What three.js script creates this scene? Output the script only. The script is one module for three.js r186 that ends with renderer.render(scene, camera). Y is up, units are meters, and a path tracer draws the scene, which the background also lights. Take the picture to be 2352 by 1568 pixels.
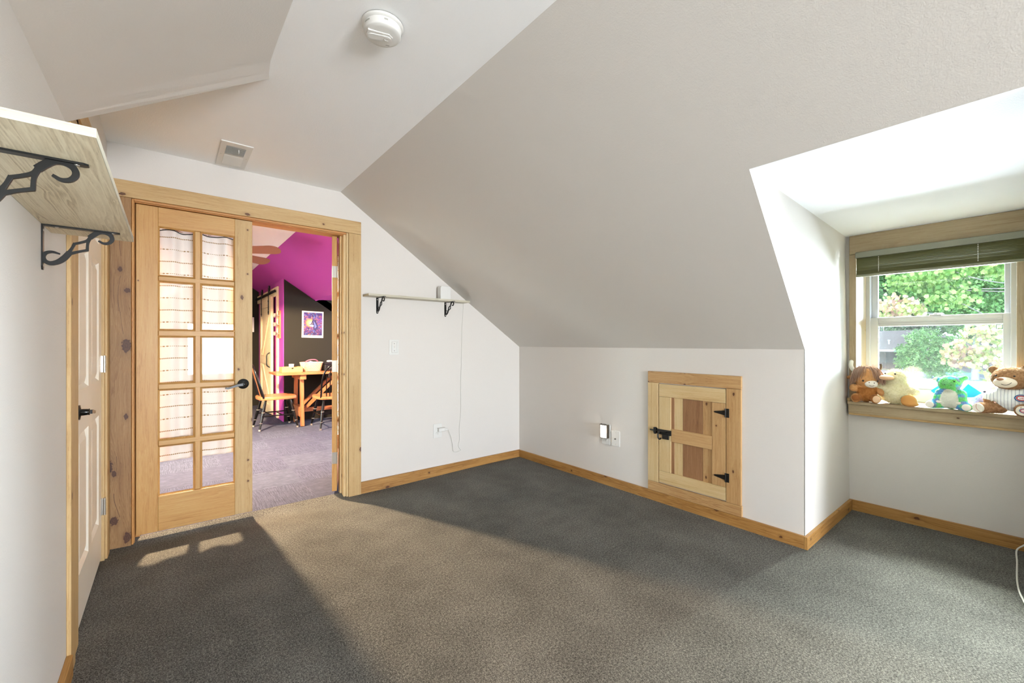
import * as THREE from 'three';
import { RoundedBoxGeometry } from 'three/addons/geometries/RoundedBoxGeometry.js';
import { mergeGeometries, mergeVertices, toCreasedNormals } from 'three/addons/utils/BufferGeometryUtils.js';
import { MarchingCubes } from 'three/addons/objects/MarchingCubes.js';
import { RectAreaLightUniformsLib } from 'three/addons/lights/RectAreaLightUniformsLib.js';
import { Sky } from 'three/addons/objects/Sky.js';
import { createNoise2D, createNoise3D } from 'simplex-noise';

// ---------------------------------------------------------------- camera, sky, sun, large lights, exposure
const scene = new THREE.Scene();
const renderer = new THREE.WebGLRenderer({ antialias: true });
renderer.toneMapping = THREE.LinearToneMapping;
renderer.toneMappingExposure = 5.2;
renderer.shadowMap.enabled = true;
RectAreaLightUniformsLib.init();
const EYE = 1.179, YAW = THREE.MathUtils.degToRad(38.98);
const camera = new THREE.PerspectiveCamera(77.84, 2352 / 1568, 0.02, 400);
camera.position.set(0, EYE, 0);
camera.lookAt(Math.sin(YAW), EYE, -Math.cos(YAW));
camera.setViewOffset(2352, 1568, 0, -4.3, 2352, 1568);      // lens shifted a little, the camera itself is level
const sky = new Sky();
sky.scale.setScalar(1000);
const SUN = new THREE.Vector3(-0.80, 0.62, 0.22).normalize();
{ const u = sky.material.uniforms; u.turbidity.value = 3; u.rayleigh.value = 1.1; u.mieCoefficient.value = 0.004; u.mieDirectionalG.value = 0.75; u.sunPosition.value.copy(SUN); u.cloudCoverage.value = 0.35; u.cloudDensity.value = 0.5; }
scene.add(sky);
scene.backgroundIntensity = 0.34;
scene.environmentIntensity = 0.34;
const sun = new THREE.DirectionalLight(0xfff0d8, .95);
sun.position.copy(SUN).multiplyScalar(60); sun.castShadow = true;
Object.assign(sun.shadow.camera, { left: -40, right: 40, top: 40, bottom: -40, near: 1, far: 160 });
scene.add(sun, sun.target);
// area light panels set outside window openings to strengthen the daylight indoors
function daylightPanel(name, w, h, pos, at, color, power) {
  const l = new THREE.RectAreaLight(color, power, w, h); l.name = name;
  l.position.set(...pos); l.lookAt(...at); scene.add(l); return l;
}
daylightPanel('added_dormer_sky_panel', 1.0, 2.2, [6.1, 3.05, -0.85], [2.6, 0.3, -0.25], 0xf2fff6, 74);  // added panel high outside the dormer, brightens the carpet below the window
daylightPanel('added_dormer_daylight_panel', 1.6, 1.2, [6.6, 1.35, -0.41], [0, 1.2, -0.41], 0xe4f4ff, 46);  // added panel wider than the window, brightens the shelf wall opposite
daylightPanel('unseen_rear_light', 1.7, 1.4, [1.15, 1.2, 4.8], [1.15, 1.3, -3], 0xf4f8ff, 12.5);  // out of view behind the camera, placed to light the door wall
daylightPanel('unseen_street_window_light', 1.3, 0.95, [-2.62, 1.35, -5.45], [3, 1.0, -4.6], 0xe8f8f0, 7.5);  // out of view in the far room, lights the curtain and knee wall
daylightPanel('unseen_garden_window_light', 2.0, 0.9, [3.98, 1.35, -5.7], [-1, 0.9, -5.2], 0xeaf4ff, 5);  // out of view in the far room, lights the charcoal wall by its dormer

// ---------------------------------------------------------------- helpers
function mulberry(a) { return () => { a |= 0; a = a + 0x6D2B79F5 | 0; let t = Math.imul(a ^ a >>> 15, 1 | a); t = t + Math.imul(t ^ t >>> 7, 61 | t) ^ t; return ((t ^ t >>> 14) >>> 0) / 4294967296; }; }
const R = mulberry(7);
const rnd = (a, b) => a + (b - a) * R();
const V = (x, y, z) => new THREE.Vector3(x, y, z);
const clamp = (x, a = 0, b = 1) => Math.min(b, Math.max(a, x));
const mix = (a, b, t) => a + (b - a) * t;
const smooth = (a, b, x) => { const t = clamp((x - a) / (b - a)); return t * t * (3 - 2 * t); };
const used = {};
function numbered(n) { used[n] = (used[n] ?? -1) + 1; return used[n] ? n + '_' + String(used[n]).padStart(3, '0') : n; }
function shade(o) { o.castShadow = true; o.receiveShadow = true; return o; }
function tag(o, label, category, group, kind) { if (label) o.userData.label = label; if (category) o.userData.category = category; if (group) o.userData.group = group; if (kind) o.userData.kind = kind; return o; }
function thing(name, label, category, pos = [0, 0, 0], turn = 0, group) {
  const o = new THREE.Group(); o.name = numbered(name); o.position.set(...pos); o.rotation.y = turn; scene.add(o); return tag(o, label, category, group);
}
function part(name, geo, mat, parent) {
  const g = Array.isArray(geo) ? join(geo) : geo;
  const m = shade(new THREE.Mesh(g, mat)); m.name = parent === scene ? numbered(name) : name; parent.add(m); return m;
}
function struct(name, geo, mat, label) { const m = part(name, geo, mat, scene); m.userData.kind = 'structure'; if (label) m.userData.label = label; return m; }
function structGroup(name, label) { const o = new THREE.Group(); o.name = numbered(name); o.userData.kind = 'structure'; if (label) o.userData.label = label; scene.add(o); return o; }
function plain(g) {                                         // position, normal and uv only, without an index
  let h = g.index ? g.toNonIndexed() : g;
  for (const k of Object.keys(h.attributes)) if (!['position', 'normal', 'uv', 'color'].includes(k)) h.deleteAttribute(k);
  if (!h.attributes.normal) h.computeVertexNormals();
  if (!h.attributes.uv) h.setAttribute('uv', new THREE.BufferAttribute(new Float32Array(h.attributes.position.count * 2), 2));
  return h;
}
function join(list) { const l = list.map(plain); return l.length === 1 ? l[0] : mergeGeometries(l); }
// uv in metres, v along the grain axis, by the axis each triangle faces most
function grain(g, axis = 'y', off) {
  g = plain(g); const p = g.attributes.position, n = g.attributes.normal, uv = new Float32Array(p.count * 2), a = 'xyz'.indexOf(axis);
  const [ou, ov] = off ?? [rnd(0, 9), rnd(0, 9)];
  for (let i = 0; i < p.count; i += 3) {
    const s = [0, 0, 0]; for (let k = 0; k < 3; k++) { s[0] += n.getX(i + k); s[1] += n.getY(i + k); s[2] += n.getZ(i + k); }
    let d = 0; for (let k = 1; k < 3; k++) if (Math.abs(s[k]) > Math.abs(s[d]) + 1e-6) d = k;
    let u = 0, v = a; if (d === a) { v = (a + 1) % 3; u = (a + 2) % 3; } else u = 3 - a - d;
    for (let k = 0; k < 3; k++) { const q = [p.getX(i + k), p.getY(i + k), p.getZ(i + k)]; uv[(i + k) * 2] = q[u] + ou; uv[(i + k) * 2 + 1] = q[v] + ov; }
  }
  g.setAttribute('uv', new THREE.BufferAttribute(uv, 2)); return g;
}
function box(x0, x1, y0, y1, z0, z1, bevel = 0) {
  const w = x1 - x0, h = y1 - y0, d = z1 - z0;
  const g = bevel ? new RoundedBoxGeometry(w, h, d, 1, Math.min(bevel, w * .45, h * .45, d * .45)) : new THREE.BoxGeometry(w, h, d);
  return g.translate((x0 + x1) / 2, (y0 + y1) / 2, (z0 + z1) / 2);
}
const plank = (x0, x1, y0, y1, z0, z1, axis, bevel = .0025, off) => grain(box(x0, x1, y0, y1, z0, z1, bevel), axis, off);
function rod(a, b, r0, r1 = r0, seg = 12) {
  const d = b.clone().sub(a), g = new THREE.CylinderGeometry(r1, r0, d.length(), seg);
  g.applyQuaternion(new THREE.Quaternion().setFromUnitVectors(V(0, 1, 0), d.clone().normalize()));
  return g.translate((a.x + b.x) / 2, (a.y + b.y) / 2, (a.z + b.z) / 2);
}
function tube(pts, r, seg = 48, rad = 8, closed = false) { return new THREE.TubeGeometry(new THREE.CatmullRomCurve3(pts, closed, 'centripetal'), seg, r, rad, closed); }
function poly(pts, holes = []) {
  const s = new THREE.Shape(pts.map(p => new THREE.Vector2(...p)));
  for (const h of holes) s.holes.push(new THREE.Path(h.map(p => new THREE.Vector2(...p))));
  return s;
}
function ext(shape, depth, bevel = 0, curve = 8) { return new THREE.ExtrudeGeometry(shape, { depth, bevelEnabled: bevel > 0, bevelSize: bevel, bevelThickness: bevel, bevelSegments: 2, curveSegments: curve, steps: 1 }); }
// extrude a shape drawn in two world axes along the third
function extXY(shape, z0, z1) { return ext(shape, z1 - z0).translate(0, 0, z0); }
function extZY(shape, x0, x1) {                              // shape x is world z, shape y is world y
  return ext(shape, x1 - x0).applyMatrix4(new THREE.Matrix4().makeBasis(V(0, 0, -1), V(0, 1, 0), V(1, 0, 0)).scale(V(1, 1, 1))).translate(x0, 0, 0);
}
const Zs = z => -z;                                          // world z as the shape's x in extZY
const rect = (x0, x1, y0, y1) => [[x0, y0], [x1, y0], [x1, y1], [x0, y1]];
// flat band of varying width along a line in a plane, with thickness
function ribbon(pts, thick, seg = 40) {
  const c = new THREE.CatmullRomCurve3(pts.map(p => V(p[0], p[1], p[2])), false, 'centripetal');
  const q = []; for (let i = 0; i <= seg; i++) { const t = i / seg, p = c.getPoint(t), d = c.getTangent(t); const l = Math.hypot(d.x, d.y) || 1, w = p.z / 2; q.push([p.x - d.y / l * w, p.y + d.x / l * w, p.x + d.y / l * w, p.y - d.x / l * w]); }
  const L = q.map(a => [a[0], a[1]]), Rr = q.map(a => [a[2], a[3]]).reverse();
  return ext(poly([...L, ...Rr]), thick, Math.min(.0006, thick / 5)).translate(0, 0, -thick / 2);
}
function lathe(pts, seg = 32) { return new THREE.LatheGeometry(pts.map(p => new THREE.Vector2(...p)), seg); }
function tris(list) {                                        // list of triangles of [x,y,z] points
  const g = new THREE.BufferGeometry(); g.setAttribute('position', new THREE.BufferAttribute(new Float32Array(list.flat(2)), 3)); g.computeVertexNormals(); return plain(g);
}
const quad = (a, b, c, d) => [[a, b, c], [a, c, d]];

// ---------------------------------------------------------------- computed textures
const srgb = (c) => c.map(x => x / 255);
function dataTex(w, h, fn, color = true, wrap = THREE.MirroredRepeatWrapping) {
  const d = new Uint8Array(w * h * 4);
  for (let y = 0, i = 0; y < h; y++) for (let x = 0; x < w; x++, i += 4) { const c = fn(x, y); d[i] = c[0]; d[i + 1] = c[1]; d[i + 2] = c[2]; d[i + 3] = 255; }
  const t = new THREE.DataTexture(d, w, h); t.magFilter = THREE.LinearFilter; t.minFilter = THREE.LinearFilter; t.wrapS = t.wrapT = wrap; if (color) t.colorSpace = THREE.SRGBColorSpace; t.needsUpdate = true; return t;
}
function canvasTex(w, h, draw, wrap = THREE.ClampToEdgeWrapping) {
  const c = document.createElement('canvas'); c.width = w; c.height = h; draw(c.getContext('2d'), w, h);
  const t = new THREE.CanvasTexture(c); t.colorSpace = THREE.SRGBColorSpace; t.wrapS = t.wrapT = wrap; return t;
}
function hash2(x, y, s) { let h = Math.imul(x | 0, 374761393) + Math.imul(y | 0, 668265263) + Math.imul(s, 69069) | 0; h = Math.imul(h ^ h >>> 13, 1274126177); return ((h ^ h >>> 16) >>> 0) / 4294967296; }
// plain-sawn boards: rings drawn out along the board, bent round the knots, with pores and streaks
function woodTex({ seed, W = .32, L = 1.5, w = 320, h = 1500, light, mid, dark, knot = [70, 36, 18], rings = 55, bend = .014, contrast = 1, knots = 7, kr = [.004, .011], streak = .5, cathedral = .5, crack = 0 }) {
  const r = mulberry(seed), n2 = createNoise2D(r), K = [];
  for (let i = 0; i < knots; i++) K.push([r() * W, (i + r()) / knots * L, kr[0] + (kr[1] - kr[0]) * r() * r() + .001, r() < .5 ? -1 : 1, .7 + r() * .9]);
  const px = W / w;
  return dataTex(w, h, (ix, iy) => {
    const u = ix * px, v = iy * L / h;
    let f = u + bend * n2(u * 6, v * 1.1) + .25 * bend * n2(u * 26 + 9, v * 4);
    f += cathedral * .10 * Math.pow((u / W - .5), 2) * 4 * (1 + .6 * n2(3, v * .9)) + cathedral * .06 * n2(1.7, v * .6);
    let kd = 9, kk = null, halo = 0;
    for (const k of K) {
      const dx = (u - k[0]), dy = (v - k[1]) * (.75), q = (dx * dx) / (k[2] * k[2]) + (dy * dy) / (k[2] * k[2] * k[4] * k[4]);
      const wob = 1 + .45 * n2(u * 70 + k[1] * 9, v * 50); if (q < 90) { f += k[3] * k[2] * 2.2 * Math.exp(-((dx * dx) / (k[2] * k[2] * 9) + (dy * dy) / (k[2] * k[2] * 40))); if (q * wob < kd) { kd = q * wob; kk = k; } halo = Math.max(halo, Math.exp(-q / 3.2)); }
    }
    const g = f * rings + .5 * n2(u * 90, v * 3), s = g - Math.floor(g);
    let ring = smooth(0, .72, s) * (1 - smooth(.86, 1, s));                       // soft rise, sharp late wood
    ring = ring * (.55 + .45 * n2(Math.floor(g) * 7.3, v * .7));
    const pore = hash2(ix, (iy / 14) | 0, seed) ** 6, st = n2(u * 45, v * .8) * .5 + n2(u * 140, v * 2.2) * .3;
    let t = clamp(.30 + contrast * (.62 * ring - .12) + streak * .46 * st + .14 * n2(u * 5, v * 1.7) + .10 * n2(u * 260, v * 4) + pore * .22);
    let c = t < .5 ? light.map((a, i) => mix(a, mid[i], t * 2)) : mid.map((a, i) => mix(a, dark[i], t * 2 - 1));
    if (kk) {
      const e = halo * (.34 + .1 * n2(u * 90, v * 12)); c = c.map((a, i) => mix(a, dark[i] * .8, e));
      if (kd < 1.25) { const d = Math.sqrt(kd), rr = .5 + .5 * Math.sin(d * 15 + n2(u * 200, v * 200) * 2), e2 = 1 - smooth(.8, 1.1, d); c = c.map((a, i) => mix(a, mix(knot[i], dark[i], .5 * rr + (d > .8 ? -.2 : .1)), e2)); }
    }
    if (crack) { const cr = Math.abs(f - (.5 * W + .03 * n2(7, v * 2))) ; if (cr < .0016 && n2(4, v * 3.2) > .25) c = c.map((a, i) => mix(a, knot[i], .75)); }
    return c;
  });
}
function woodMat(opts, rough = .52, extra = {}) {
  const t = woodTex(opts); t.repeat.set(1 / (opts.W ?? .32), 1 / (opts.L ?? 1.5));
  return new THREE.MeshStandardMaterial({ map: t, roughness: rough, bumpMap: t, bumpScale: .0004, ...extra });
}
const nA = createNoise2D(mulberry(11)), nB = createNoise2D(mulberry(12)), n3 = createNoise3D(mulberry(13));
// orange-peel relief left by the paint roller
const paintBump = dataTex(512, 512, (x, y) => { const v = 128 + 50 * nA(x / 7, y / 7) + 34 * nA(x / 17, y / 17) + 20 * nB(x / 3, y / 3); return [v, v, v]; }, false);
paintBump.repeat.set(1 / .45, 1 / .45);
const paint = (c, rough = .7, bump = .0006) => new THREE.MeshStandardMaterial({ color: c, roughness: rough, bumpMap: paintBump, bumpScale: bump });
const flat = (c, rough = .5, extra = {}) => new THREE.MeshStandardMaterial({ color: c, roughness: rough, ...extra });
const M = {
  wall: paint(0xd9d4cd), ceiling: paint(0xf9f9f8), magenta: paint(0xac3c98, .6), charcoal: new THREE.MeshPhysicalMaterial({ color: 0x2b2924, roughness: .85, specularIntensity: .25, bumpMap: paintBump, bumpScale: .0006 }), plaster: paint(0xd9d5ce), doorPaint: paint(0xe9e1d2, .32, .0002),
  casing: woodMat({ seed: 21, light: [204, 174, 126], mid: [189, 156, 104], dark: [155, 115, 66], knots: 6, rings: 60, streak: .45, contrast: .55 }),
  base: woodMat({ seed: 22, light: [185, 141, 79], mid: [164, 118, 60], dark: [121, 77, 33], knots: 10, kr: [.005, .012], rings: 70, contrast: .8 }),
  door: woodMat({ seed: 23, light: [203, 163, 100], mid: [193, 145, 82], dark: [164, 111, 52], knots: 1, kr: [.002, .004], rings: 44, cathedral: 1, contrast: .6, streak: .35 }, .42),
  jamb: woodMat({ seed: 24, light: [205, 157, 95], mid: [191, 133, 73], dark: [160, 99, 45], knots: 1, kr: [.002, .004], rings: 80, contrast: .6 }, .45),
  knotty: woodMat({ seed: 25, W: .16, L: 1.9, w: 224, h: 2040, light: [164, 128, 82], mid: [144, 105, 62], dark: [107, 70, 35], knot: [66, 34, 18], knots: 12, kr: [.008, .022], rings: 90, contrast: .7, crack: 1 }),
  cedarLight: woodMat({ seed: 26, light: [216, 193, 148], mid: [205, 176, 126], dark: [173, 131, 79], knots: 3, kr: [.006, .01], rings: 60, contrast: .45 }),
  cedarMid: woodMat({ seed: 27, light: [203, 167, 117], mid: [184, 144, 94], dark: [144, 99, 56], knots: 9, kr: [.004, .009], rings: 80, contrast: .7 }),
  cedarDark: woodMat({ seed: 28, light: [164, 122, 85], mid: [142, 101, 65], dark: [108, 72, 43], knots: 3, kr: [.004, .007], rings: 110, contrast: .6 }),
  sill: woodMat({ seed: 29, light: [185, 167, 135], mid: [169, 148, 114], dark: [135, 112, 77], knots: 4, kr: [.003, .006], rings: 60, contrast: .5 }),
  laminate: woodMat({ seed: 30, light: [242, 230, 202], mid: [222, 207, 176], dark: [176, 157, 124], knot: [128, 112, 88], knots: 3, kr: [.008, .016], rings: 70, bend: .03, cathedral: 1, contrast: 1, streak: .3 }, .5),
  laminateEdge: woodMat({ seed: 31, light: [206, 200, 182], mid: [192, 185, 164], dark: [156, 146, 120], knots: 0, rings: 40, contrast: .8 }, .5),
  pale: woodMat({ seed: 32, light: [246, 228, 194], mid: [236, 212, 170], dark: [206, 168, 116], knots: 6, rings: 50, contrast: .5 }),
  honey: woodMat({ seed: 33, light: [202, 140, 98], mid: [178, 110, 70], dark: [124, 68, 40], knots: 5, rings: 60, contrast: .7 }, .28),
  black: flat(0x0c0c0b, .35), blackMetal: flat(0x121210, .38, { metalness: .4 }), blackGloss: flat(0x0a0908, .18),
  white: flat(0xdedcd6, .4), whiteGloss: flat(0xe0dfda, .22), cord: flat(0xdad8d0, .45), nickel: flat(0xc9c4ba, .3, { metalness: .85 }), brass: flat(0xd8cfc0, .3, { metalness: .9 }),
  vinyl: flat(0xb6b7bb, .35), glass: new THREE.MeshPhysicalMaterial({ color: 0xffffff, roughness: 0, transmission: 1, thickness: 0, ior: 1.5, specularIntensity: .6 }),
  dark: flat(0x1a1815, .8), slot: flat(0x55524c, .8),
};
// ---------------------------------------------------------------- measures of the room (metres; the door wall faces +z, the knee wall faces -x)
const XL = -0.285, XK = 2.842, HK = 1.143, XS = 1.0305, HC = 2.355, ZD = -3.391, ZE = 4.6, SLOPE = (HC - HK) / (XK - XS);
const D0 = -0.831, D1 = 0.013, XH = 1.767, HH = HC - (XH - XS) * SLOPE, XW = 3.777, HD = 1.942;   // dormer
const slopeY = x => HC - (x - XS) * SLOPE;
const U = g => grain(g, 'y', [0, 0]);
// carpet: short twisted tufts, flattened here and there by feet and the vacuum cleaner
const carpetTex = dataTex(1536, 1536, (x, y) => {
  const a = x / 1536 * 2, b = y / 1536 * 2;                                    // metres
  const t = nA(a * 150 + b * 60, b * 95 - a * 50) * .5 + nB(a * 210, b * 260) * .38 + nA(a * 60 + 5, b * 50) * .22 + (hash2(x, y, 3) - .5) * .55;
  const k = clamp(.5 + .52 * t + .06 * nB(a * 1.6, b * 1.6) + .04 * nA(a * 5, b * 5));
  return [mix(32, 154, k), mix(31, 152, k), mix(28, 144, k)];
});
carpetTex.repeat.set(.5, .5);
const carpetMat = new THREE.MeshStandardMaterial({ map: carpetTex, roughness: 1, bumpMap: carpetTex, bumpScale: .006 });
{
  // the old floor dips a little along the door wall
  const g = new THREE.PlaneGeometry(4.6, 8.28, 46, 118).rotateX(-Math.PI / 2).translate(1.75, 0, .69), p = g.attributes.position;
  for (let i = 0; i < p.count; i++) { const x = p.getX(i), z = p.getZ(i); p.setY(i, -.022 * smooth(-3.0, -3.33, z) * (1 - smooth(-3.375, -3.41, z)) * (1 - smooth(1.3, 2.5, x)) * smooth(-.6, -.1, x)); }
  g.computeVertexNormals();
  const gg = plain(g), q = gg.attributes.position, uv = gg.attributes.uv; for (let i = 0; i < q.count; i++) uv.setXY(i, q.getX(i), q.getZ(i));
  struct('floor', join([gg, U(box(-.5, 4.1, -.3, -.06, -3.42, ZE + .1))]), carpetMat, 'grey brown speckled carpet');
}
// walls of this room
struct('wall_back', U(extXY(poly([[-.4, -.1], [-.185, -.1], [-.185, 2.042], [1.072, 2.042], [1.072, -.1], [2.95, -.1], [2.95, 1.12], [1.06, 2.42], [-.4, 2.42]]), ZD - .06, ZD)), M.wall, 'greige painted wall around the double door');
{
  const o = [[Zs(ZE + .1), -.1], [Zs(-2.36), -.1], [Zs(-2.36), 2.05], [Zs(-3.225), 2.05], [Zs(-3.225), -.1], [Zs(ZD - .05), -.1], [Zs(ZD - .05), 2.42], [Zs(ZE + .1), 2.42]];
  struct('wall_left', join([U(extZY(poly(o), XL - .06, XL)), U(box(XL - .12, XL - .061, -.1, 2.42, ZD - .05, ZE + .1))]), M.wall, 'greige painted wall carrying the deep shelf');
}
{
  // access opening is closed by its own door; the knee wall stops at the dormer
  const a = U(extZY(poly(rect(Zs(D0 - .004), Zs(ZD - .06), -.1, HK + .02)), XK, XK + .09));
  const b = U(extZY(poly(rect(Zs(ZE + .1), Zs(D1 + .004), -.1, HK + .02)), XK, XK + .09));
  struct('wall_right', join([a, b]), M.wall, 'low knee wall under the sloped ceiling');
}
struct('wall_front', U(extXY(poly([[-.4, -.1], [2.95, -.1], [2.95, 1.12], [1.06, 2.42], [-.4, 2.42]], [rect(.3, 2.0, .5, 1.6)]), ZE, ZE + .12)), M.wall, 'unseen end wall behind the viewer with an opening for light');  // out of view; its place and opening let in light for the door wall
struct('ceiling', U(box(-.42, XS + .1, HC, HC + .1, ZD - .02, ZE + .1)), M.ceiling, 'flat white strip of ceiling');
// sloped ceiling, cut out for the dormer
{
  const len = Math.hypot(XK - XS, HC - HK), dx = (XK - XS) / len, dy = -(HC - HK) / len, sH = (XH - XS) / dx;
  const basis = new THREE.Matrix4().makeBasis(V(0, 0, 1), V(dx, dy, 0), V(-dy, dx, 0)).setPosition(XS, HC, 0);
  const s = poly([[ZE + .1, -.02], [ZD - .03, -.02], [ZD - .03, len + .06], [D0, len + .06], [D0 + .0005, len], [-.808, sH], [D1, sH], [D1, len + .06], [ZE + .1, len + .06]]);
  struct('ceiling_slope', U(ext(s, .1).applyMatrix4(basis)), M.wall, 'sloped ceiling over the knee wall');
}
// low sloped ceiling on the closet side; its plastered edge wavers, and it stops short of the closet door
{
  const st = [[-2.14, .343], [-2.09, .334], [-2.0, .3255], [-1.85, .325], [-1.6, .328], [-1.2, .33], [ZE + .1, .33]], T = [], S = (z, xe) => [[xe, HC, z], [XL - .06, 1.957 - .06 * .66, z], [XL - .06, HC + .05, z], [xe, HC + .05, z]];
  for (let i = 0; i + 1 < st.length; i++) { const a = S(...st[i]), b = S(...st[i + 1]); for (let k = 0; k < 4; k++) { const m = (k + 1) % 4; T.push(...quad(a[k], b[k], b[m], a[m])); } }
  const a = S(...st[0]), b = S(...st[st.length - 1]); T.push(...quad(a[0], a[1], a[2], a[3]), ...quad(b[3], b[2], b[1], b[0]));
  struct('ceiling_slope', U(tris(T)), M.wall, 'low sloped ceiling over the deep shelf');
}
// dormer: two cheeks, a ceiling that rises a little to the window, and the wall that holds the window
{
  const A = [XK, -.05, D0], B = [XW + .1, -.05, D0], C = [XW + .1, HD + .004, -.857], Dd = [XH, HH, -.704], Ee = [XH, HH, -.808], F = [XK, HK, D0];
  let g = tris([[A, B, F], [B, C, F], [C, Dd, F], [Dd, Ee, F]]);
  const back = extXY(poly([[XK + .02, -.1], [XW + .15, -.1], [XW + .15, 2.0], [XH + .12, 1.97], [XH + .12, HH + .06], [XK + .02, HK + .06]]), -.97, -.875);
  struct('wall_dormer_left', join([U(toCreasedNormals(g, 1.2)), U(back)]), M.wall, 'bright cheek wall of the window dormer');
  struct('wall_dormer_right', U(extXY(poly([[XK, -.1], [XW + .15, -.1], [XW + .15, 2.0], [XH, 1.97], [XH, HH], [XK, HK]]), D1, D1 + .1)), M.wall, 'cheek wall of the window dormer beyond the frame');
  struct('ceiling_dormer', U(extXY(poly([[XH, HH], [XW + .16, HD + .005], [XW + .16, HD + .14], [XH + .05, HH + .16]]), -.96, D1 + .1)), M.ceiling, 'white ceiling of the window dormer');
  struct('wall_dormer_window', U(extZY(poly(rect(Zs(D1 + .1), Zs(D0 - .12), -.1, 2.05), [rect(Zs(-.047), Zs(-.806), .74, 1.823)]), XW, XW + .36)), M.wall, 'wall under the dormer window');
}
// baseboards
const bb = (n, geo, label) => struct(n, geo, M.base, label);
bb('baseboard_back', plank(1.183, XK, -.03, .0715, ZD, ZD + .018, 'x', .002), 'knotty baseboard under the slim shelf');
bb('baseboard_right', plank(XK - .018, XK, -.01, .0715, ZD + .018, D0, 'z', .002), 'knotty baseboard under the access door');
bb('baseboard_dormer_left', plank(XK - .018, XW, -.01, .0715, D0, D0 + .018, 'x', .002), 'baseboard along the dormer cheek');
bb('baseboard_dormer_window', plank(XW - .018, XW, -.01, .0715, D0 + .018, D1, 'z', .002), 'baseboard under the dormer window');
bb('baseboard_left', plank(XL, XL + .018, -.01, .075, -2.15, ZE, 'z', .002), 'baseboard under the deep shelf');
// ---------------------------------------------------------------- double door: jambs and casing
{
  const t = structGroup('trim_1', 'pine casing and jambs of the double door');
  part('casing_board', plank(-.262, 1.183, 2.043, 2.142, ZD, ZD + .022, 'x'), M.casing, t);
  part('casing_board', plank(1.087, 1.183, -.03, 2.042, ZD, ZD + .022, 'y'), M.casing, t).userData.label = 'casing board beside the slim shelf';
  part('casing_board', plank(-.272, -.178, -.03, 2.042, ZD, ZD + .022, 'y', .0025, [.02, .05]), M.knotty, t).userData.label = 'dark casing board full of knots';
  for (const [x0, x1, d] of [[1.071, 1.0865, .014], [-.178, -.168, .014]]) part('bead_moulding', plank(x0, x1, -.02, 2.042, ZD - .01, ZD + d, 'y', .004), x0 > 0 ? M.cedarLight : M.jamb, t);  // paler wood on the right side paints in light from the far room
  part('bead_moulding', plank(-.168, 1.071, 2.028, 2.043, ZD - .01, ZD + .014, 'x', .004), M.jamb, t);
  for (const [x0, x1] of [[1.053, 1.072], [-.185, -.165]]) part('jamb', plank(x0, x1, -.02, 2.042, ZD - .13, ZD, 'y'), x0 > 0 ? M.cedarLight : M.jamb, t);  // right jamb in paler wood, its light put into the colour
  part('jamb', plank(-.165, 1.053, 2.024, 2.043, ZD - .13, ZD, 'x'), M.jamb, t);
  for (const [x0, x1] of [[1.040, 1.053], [-.165, -.143]]) part('door_stop', plank(x0, x1, 0, 2.024, ZD - .085, ZD - .046, 'y'), x0 > 0 ? M.cedarLight : M.jamb, t);  // right stop made paler too, for the light falling on it
}
// leaves of the double door: stiles, rails, glazing bars, ten panes, lever
const leafSpec = { x: [-.159, -.057, .124, .156, .342, .443], y: [.02, .235, .542, .577, .892, .927, 1.223, 1.261, 1.565, 1.597, 1.903, 2.020] };
function leverSet(parent, x, y, z, dir, face) {
  const rosette = lathe([[0, 0], [.033, 0], [.034, .003], [.031, .007], [.018, .009], [.015, .014], [0, .014]], 40).rotateX(Math.PI / 2 * face).translate(x, y, z);
  const neck = rod(V(x, y, z), V(x, y, z + .05 * face), .0105, .0115, 20), hub = new THREE.SphereGeometry(.0135, 20, 14).scale(1, 1, .6).translate(x, y, z + .05 * face);
  const c = [[0, 0, .017], [.3, -.004, .015], [.62, -.014, .0125], [.86, -.021, .011], [1, -.019, .010]].map(q => [x + dir * q[0] * .105, y + q[1], q[2]]);
  const lever = ribbon(c, .011, 30).translate(0, 0, z + .05 * face);
  part('handle', [rosette, neck, hub, lever], M.black, parent);
}
function glazedLeaf(name, label) {
  const t = structGroup(name, label), X = leafSpec.x, Y = leafSpec.y, z0 = -.0175, z1 = .0175;
  part('stile', plank(X[0], X[1], Y[0], Y[11], z0, z1, 'y'), M.door, t);
  part('stile', plank(X[4], X[5], Y[0], Y[11], z0, z1, 'y'), M.casing, t);
  part('rail', plank(X[1], X[4], Y[10], Y[11], z0, z1, 'x'), M.door, t);
  part('rail', plank(X[1], X[4], Y[0], Y[1], z0, z1, 'x'), M.door, t);
  part('glazing_bar', plank(X[2], X[3], Y[1], Y[10], -.012, .012, 'y', .005), M.door, t);
  for (let i = 2; i < 10; i += 2) part('glazing_bar', plank(X[1], X[4], Y[i], Y[i + 1], -.013, .013, 'x', .006), M.door, t);
  for (let c = 0; c < 2; c++) for (let i = 1; i < 10; i += 2) {
    const x0 = c ? X[3] : X[1], x1 = c ? X[4] : X[2], y0 = Y[i], y1 = Y[i + 1];
    part('glass_pane', box(x0 - .004, x1 + .004, y0 - .004, y1 + .004, -.0015, .0015), M.glass, t);
    const b = .008, m = [];                                       // sloping bead round the pane
    for (const s of [-1, 1]) { const zi = s * .004, zo = s * .0135; m.push(...quad([x0, y0, zo], [x1, y0, zo], [x1 - b, y0 + b, zi], [x0 + b, y0 + b, zi]), ...quad([x1, y1, zo], [x0, y1, zo], [x0 + b, y1 - b, zi], [x1 - b, y1 - b, zi]), ...quad([x0, y1, zo], [x0, y0, zo], [x0 + b, y0 + b, zi], [x0 + b, y1 - b, zi]), ...quad([x1, y0, zo], [x1, y1, zo], [x1 - b, y1 - b, zi], [x1 - b, y0 + b, zi])); }
    part('glazing_bead', grain(tris(m), 'y'), M.door, t);
  }
  return t;
}
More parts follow.
